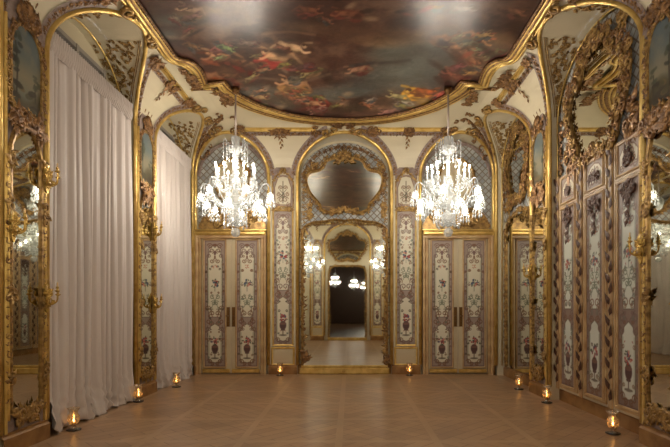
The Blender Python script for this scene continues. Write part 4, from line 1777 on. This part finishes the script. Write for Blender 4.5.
# ------------------------------------------------------------------ chandeliers
def make_chandelier(loc, label):
    root = empty('chandelier', loc, 0, label, 'chandelier', 'crystal chandeliers')
    D = -2.68

    def Z(z):
        return z + D
    m = MB()
    m.lathe([(.015, Z(.2)), (.05, Z(.24)), (.12, Z(.32)), (.135, Z(.40)), (.06, Z(.46)), (.05, Z(.52)), (.16, Z(.60)), (.2, Z(.70)), (.18, Z(.74)), (.06, Z(.78)),
             (.05, Z(.88)), (.10, Z(.96)), (.08, Z(1.04)), (.035, Z(1.1)), (.03, Z(1.3)), (.05, Z(1.36)), (.03, Z(1.42)), (.03, Z(1.48)),
             (.11, Z(1.56)), (.12, Z(1.62)), (.05, Z(1.64)), (.07, Z(1.68)), (.085, Z(1.8)), (.02, Z(1.82))], (0, 0, 0), 12, 0, False)
    m.build('crystal_stem', M['crystal'], root)
    m = MB()
    m.ball((0, 0, Z(.1)), .085, m=0, n=10, k=7, smooth=False)
    m.build('crystal_ball', M['crystal'], root)
    m = MB()
    m.tube([(0, 0, Z(1.8)), (0, 0, Z(2.6))], .017, 8)
    m.build('suspension_sleeve', M['sleeve'], root)
    m = MB()
    m.lathe([(.02, Z(2.56)), (.07, Z(2.62)), (.075, Z(2.675)), (.02, Z(2.68))], (0, 0, 0), 12)
    m.build('ceiling_rose', M['handle'], root)

    def strand(mb, x, y, z0, z1, r=.014):
        n = max(1, int((z0 - z1 - .05) / .045))
        for i in range(n):
            z = z0 - .045 * i
            mb.ball((x, y, z - .02), r, r, .018, n=5, k=3, smooth=False)
        mb.drop((x, y, z0 - .045 * n), r * 1.6, .085)
    # bottom basket
    m = MB()
    for k in range(12):
        a = 2 * PI * k / 12
        strand(m, .20 * math.cos(a), .20 * math.sin(a), Z(.56), Z(.18 + .05 * (k % 2)))
        strand(m, .12 * math.cos(a + .2), .12 * math.sin(a + .2), Z(.34), Z(.2))
    m.tube([(.2 * math.cos(2 * PI * k / 20), .2 * math.sin(2 * PI * k / 20), Z(.57)) for k in range(20)], .012, 5, 0, True)
    tag(m.build('crystal_basket', M['crystal'], root), kind='stuff')
    # crown
    for k in range(6):
        a = 2 * PI * (k + .5) / 6
        c, s = math.cos(a), math.sin(a)
        ar = MB()
        ar.tube([(r * c, r * s, Z(z)) for r, z in smooth_path([(.05, 1.58), (.12, 1.55), (.17, 1.64), (.16, 1.72), (.205, 1.73), (.22, 1.64)], 4)], .011, 5)
        arm = ar.build('crown_arm', M['crystal'], root)
        d = MB()
        strand(d, .22 * c, .22 * s, Z(1.64), Z(1.28), .013)
        strand(d, .15 * c, .15 * s, Z(1.54), Z(1.36), .012)
        tag(d.build('crystal_drops', M['crystal'], arm), kind='stuff')
    # candle arms
    for k in range(12):
        a = 2 * PI * (k + .25) / 12
        c, s = math.cos(a), math.sin(a)
        R = .37 if k % 2 else .33
        zc = 1.02 if k % 2 else 1.0
        ar = MB()
        ar.tube([(r * c, r * s, Z(z)) for r, z in smooth_path([(.06, .92), (.16, .84), (.28, .86), (R, zc)], 5)], .012, 5)
        arm = ar.build('candle_arm', M['crystal'], root)
        cu = MB()
        cu.lathe([(.012, -.03), (.055, .0), (.06, .012), (.02, .016), (.018, .05)], (R * c, R * s, Z(zc)), 8, 0, False)
        cu.build('candle_cup', M['crystal'], arm)
        ct = MB()
        ct.lathe([(.016, .04), (.015, .2), (.01, .21)], (R * c, R * s, Z(zc)), 6)
        ct.build('candle_tube', M['crystal'], arm)
        bu = MB()
        bu.ball((R * c, R * s, Z(zc + .245)),   .015, .015, .032, n=6, k=4)
        bu.build('bulb', M['bulb'], arm)
        d = MB()
        for j in range(6):
            b = 2 * PI * j / 6
            d.drop((R * c + .055 * math.cos(b), R * s + .055 * math.sin(b), Z(zc)), .013, .10)
        tag(d.build('crystal_drops', M['crystal'], arm), kind='stuff')
    # swan arms with hanging tulip shades
    for k in range(12):
        a = 2 * PI * k / 12
        c, s = math.cos(a), math.sin(a)
        if k % 2 == 0:
            pr = [(.12, .66), (.28, .62), (.40, .78), (.47, .93), (.56, .97), (.615, .90), (.62, .82)]
        else:
            pr = [(.12, .62), (.24, .52), (.34, .62), (.40, .72), (.46, .75), (.50, .70), (.505, .62)]
        ar = MB()
        ar.tube([(r * c, r * s, Z(z)) for r, z in smooth_path(pr, 4)], .013, 6)
        arm = ar.build('swan_arm', M['crystal'], root)
        R, zc = pr[-1]
        x, y = R * c, R * s
        sh = MB()
        sh.lathe([(.02, 0), (.045, -.02), (.06, -.07), (.062, -.12), (.08, -.16)], (x, y, Z(zc)), 10)
        sh.F.pop()
        sh.I.pop()
        sh.S.pop()
        sh.build('tulip_shade', M['shade'], arm)
        bu = MB()
        bu.ball((x, y, Z(zc - .10)), .019, .019, .032, n=6, k=4)
        bu.build('bulb', M['bulb'], arm)
        d = MB()
        for j in range(8):
            b = 2 * PI * j / 8
            strand(d, x + .08 * math.cos(b), y + .08 * math.sin(b), Z(zc - .155), Z(zc - .29), .011)
        for j in range(4):
            q = pr[2 + j % 3]
            d.drop((q[0] * c, q[0] * s, Z(q[1] - .01)), .014, .12)
        tag(d.build('crystal_drops', M['crystal'], arm), kind='stuff')
    return root


CH = [(-1.92, 8.74, 'large lit crystal chandelier in front of the door beside the curtains'),
      (1.88, 8.74, 'large lit crystal chandelier on the right in front of the painted double door')]
ch = make_chandelier((CH[0][0], CH[0][1], 5.43), CH[0][2])
dup(ch, (CH[1][0], CH[1][1], 5.43), .2, CH[1][2])
dup(ch, (-1.62, 1.75, 5.43), .1, 'lit crystal chandelier seen reflected at the left side of the tall central mirror')
dup(ch, (1.62, 1.75, 5.43), .3, 'lit crystal chandelier seen reflected at the right side of the tall central mirror')
for (x, y, lab) in ((-.95, -13., 'left of three small far chandeliers in the dark doorway reflected in the mirror'),
                    (.45, -17.5, 'middle of three small far chandeliers in the dark doorway reflected in the mirror'),
                    (1.45, -21., 'right of three small far chandeliers in the dark doorway reflected in the mirror')):
    q = dup(ch, (x, y, 4.55), .1, lab)
    q.scale = (.6, .6, .6)


# ------------------------------------------------------------------ floor lanterns
def make_lantern(loc, label):
    root = empty('candle_lantern', loc, 0, label, 'candle lantern', 'glass candle lanterns on the floor')
    m = MB()
    m.lathe([(.075, 0), (.085, .006), (.085, .014), (.06, .016)], (0, 0, 0), 20)
    m.build('saucer', M['dark'], root)
    g = MB()
    pr = [(.055, .016), (.057, .022), (.024, .035), (.02, .05), (.046, .075), (.062, .115), (.066, .15), (.060, .18), (.044, .205), (.050, .235), (.076, .275)]
    g.lathe(pr + [(r - .004, z) for r, z in pr[::-1][:-4]], (0, 0, 0), 20)
    for k in range(10):
        a = 2 * PI * k / 10
        g.tube([((r + .001) * math.cos(a), (r + .001) * math.sin(a), z) for r, z in pr[4:8]], .003, 4)
    g.build('hurricane_glass', M['lglass'], root)
    w = MB()
    w.lathe([(.032, .068), (.032, .095), (.028, .098)], (0, 0, 0), 12)
    w.build('candle', M['wax'], root)
    f = MB()
    f.lathe([(.002, .1), (.010, .112), (.008, .128), (.001, .15)], (0, 0, 0), 8)
    f.build('flame', M['flame'], root)
    return root


lan = None
for (x, y, lab) in ((-3.27, 6.01, 'glass candle lantern on the floor at the foot of the near curtain'),
                    (-3.26, 7.82, 'glass candle lantern on the floor between the two curtains'),
                    (-3.17, 9.28, 'glass candle lantern on the floor at the foot of the far curtain'),
                    (3.26, 5.83, 'glass candle lantern on the floor nearest the right edge mirror'),
                    (3.24, 7.74, 'glass candle lantern on the floor below the right pier mirror'),
                    (3.24, 9.02, 'glass candle lantern on the floor before the mirrored corner bay'),
                    (-1.43, 10.86, 'glass candle lantern at the foot of the slim panel left of the central mirror'),
                    (1.45, 10.88, 'glass candle lantern at the foot of the slim panel right of the central mirror')):
    if lan is None:
        lan = make_lantern((x, y, 0), lab)
    else:
        dup(lan, (x, y, 0), 0, lab)

# ------------------------------------------------------------------ rear wall furnishing and the dark room beyond
cartouche((0, YR, 0), PI, 'lobed gilt mirror above the dark doorway, seen reflected in the tall central mirror', 1., .95, 3.70)
root = empty('door_4', (0, YR, 0), PI, 'carved gilt frame of the open doorway to a dark room', kind='structure')
f = MB()
rng = random.Random(44)
ol = [(.86, 0), (.86, 3.1), (.8, 3.35), (.6, 3.46), (-.6, 3.46), (-.8, 3.35), (-.86, 3.1), (-.86, 0)]
f.sweep(ol, [(.03, -.1), (.03, -.05), (0, -.02), (-.05, -.05), (-.06, -.1)], 0)
f.rocaille(ol, .13, rng, .05, 0, dens=1.)
f.build('door_frame', M['carved'], root)
f = MB()
f.box(-.92, .92, -.03, .12, 0, .13, 0, .015)
f.build('threshold', M['gold'], root)
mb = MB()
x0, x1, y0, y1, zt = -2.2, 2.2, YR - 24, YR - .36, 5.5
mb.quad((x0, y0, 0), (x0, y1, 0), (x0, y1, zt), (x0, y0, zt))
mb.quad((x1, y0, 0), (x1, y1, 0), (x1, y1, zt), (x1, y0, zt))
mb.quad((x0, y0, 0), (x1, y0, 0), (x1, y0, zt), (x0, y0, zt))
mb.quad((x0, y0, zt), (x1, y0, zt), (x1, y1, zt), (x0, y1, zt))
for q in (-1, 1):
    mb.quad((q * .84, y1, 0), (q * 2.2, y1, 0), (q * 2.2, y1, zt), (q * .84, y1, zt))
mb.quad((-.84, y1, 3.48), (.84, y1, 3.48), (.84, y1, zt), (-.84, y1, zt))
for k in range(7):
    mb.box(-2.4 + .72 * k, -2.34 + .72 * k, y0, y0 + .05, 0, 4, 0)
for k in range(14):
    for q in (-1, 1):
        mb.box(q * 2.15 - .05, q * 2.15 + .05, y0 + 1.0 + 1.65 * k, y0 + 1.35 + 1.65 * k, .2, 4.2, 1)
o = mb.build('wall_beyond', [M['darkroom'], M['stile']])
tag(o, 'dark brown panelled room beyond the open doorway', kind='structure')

# ------------------------------------------------------------------ light from outside, camera, view
w = bpy.data.worlds.new('dusk')
SC.world = w
w.use_nodes = True
w.node_tree.nodes['Background'].inputs[0].default_value = (.55, .68, .9, 1)
w.node_tree.nodes['Background'].inputs[1].default_value = 1.3

cam = bpy.data.cameras.new('camera')
cam.sensor_width = 36
cam.lens = 36 * F / 670
cam.shift_x = (335 - VX) / 670
cam.shift_y = (VY - 223.5) / 670
cam.clip_start = .05
co = bpy.data.objects.new('camera', cam)
COL.objects.link(co)
co.location = (CAMX, 0, CAMZ)
co.rotation_euler = (PI / 2, 0, 0)
SC.camera = co

SC.cycles.max_bounces = 12
SC.cycles.diffuse_bounces = 8
SC.cycles.glossy_bounces = 8
SC.cycles.transparent_max_bounces = 24
SC.cycles.caustics_reflective = False
SC.cycles.caustics_refractive = False
SC.cycles.use_denoising = True
SC.view_settings.view_transform = 'Standard'
SC.view_settings.look = 'None'
SC.view_settings.gamma = 1
SC.view_settings.exposure = 1.08
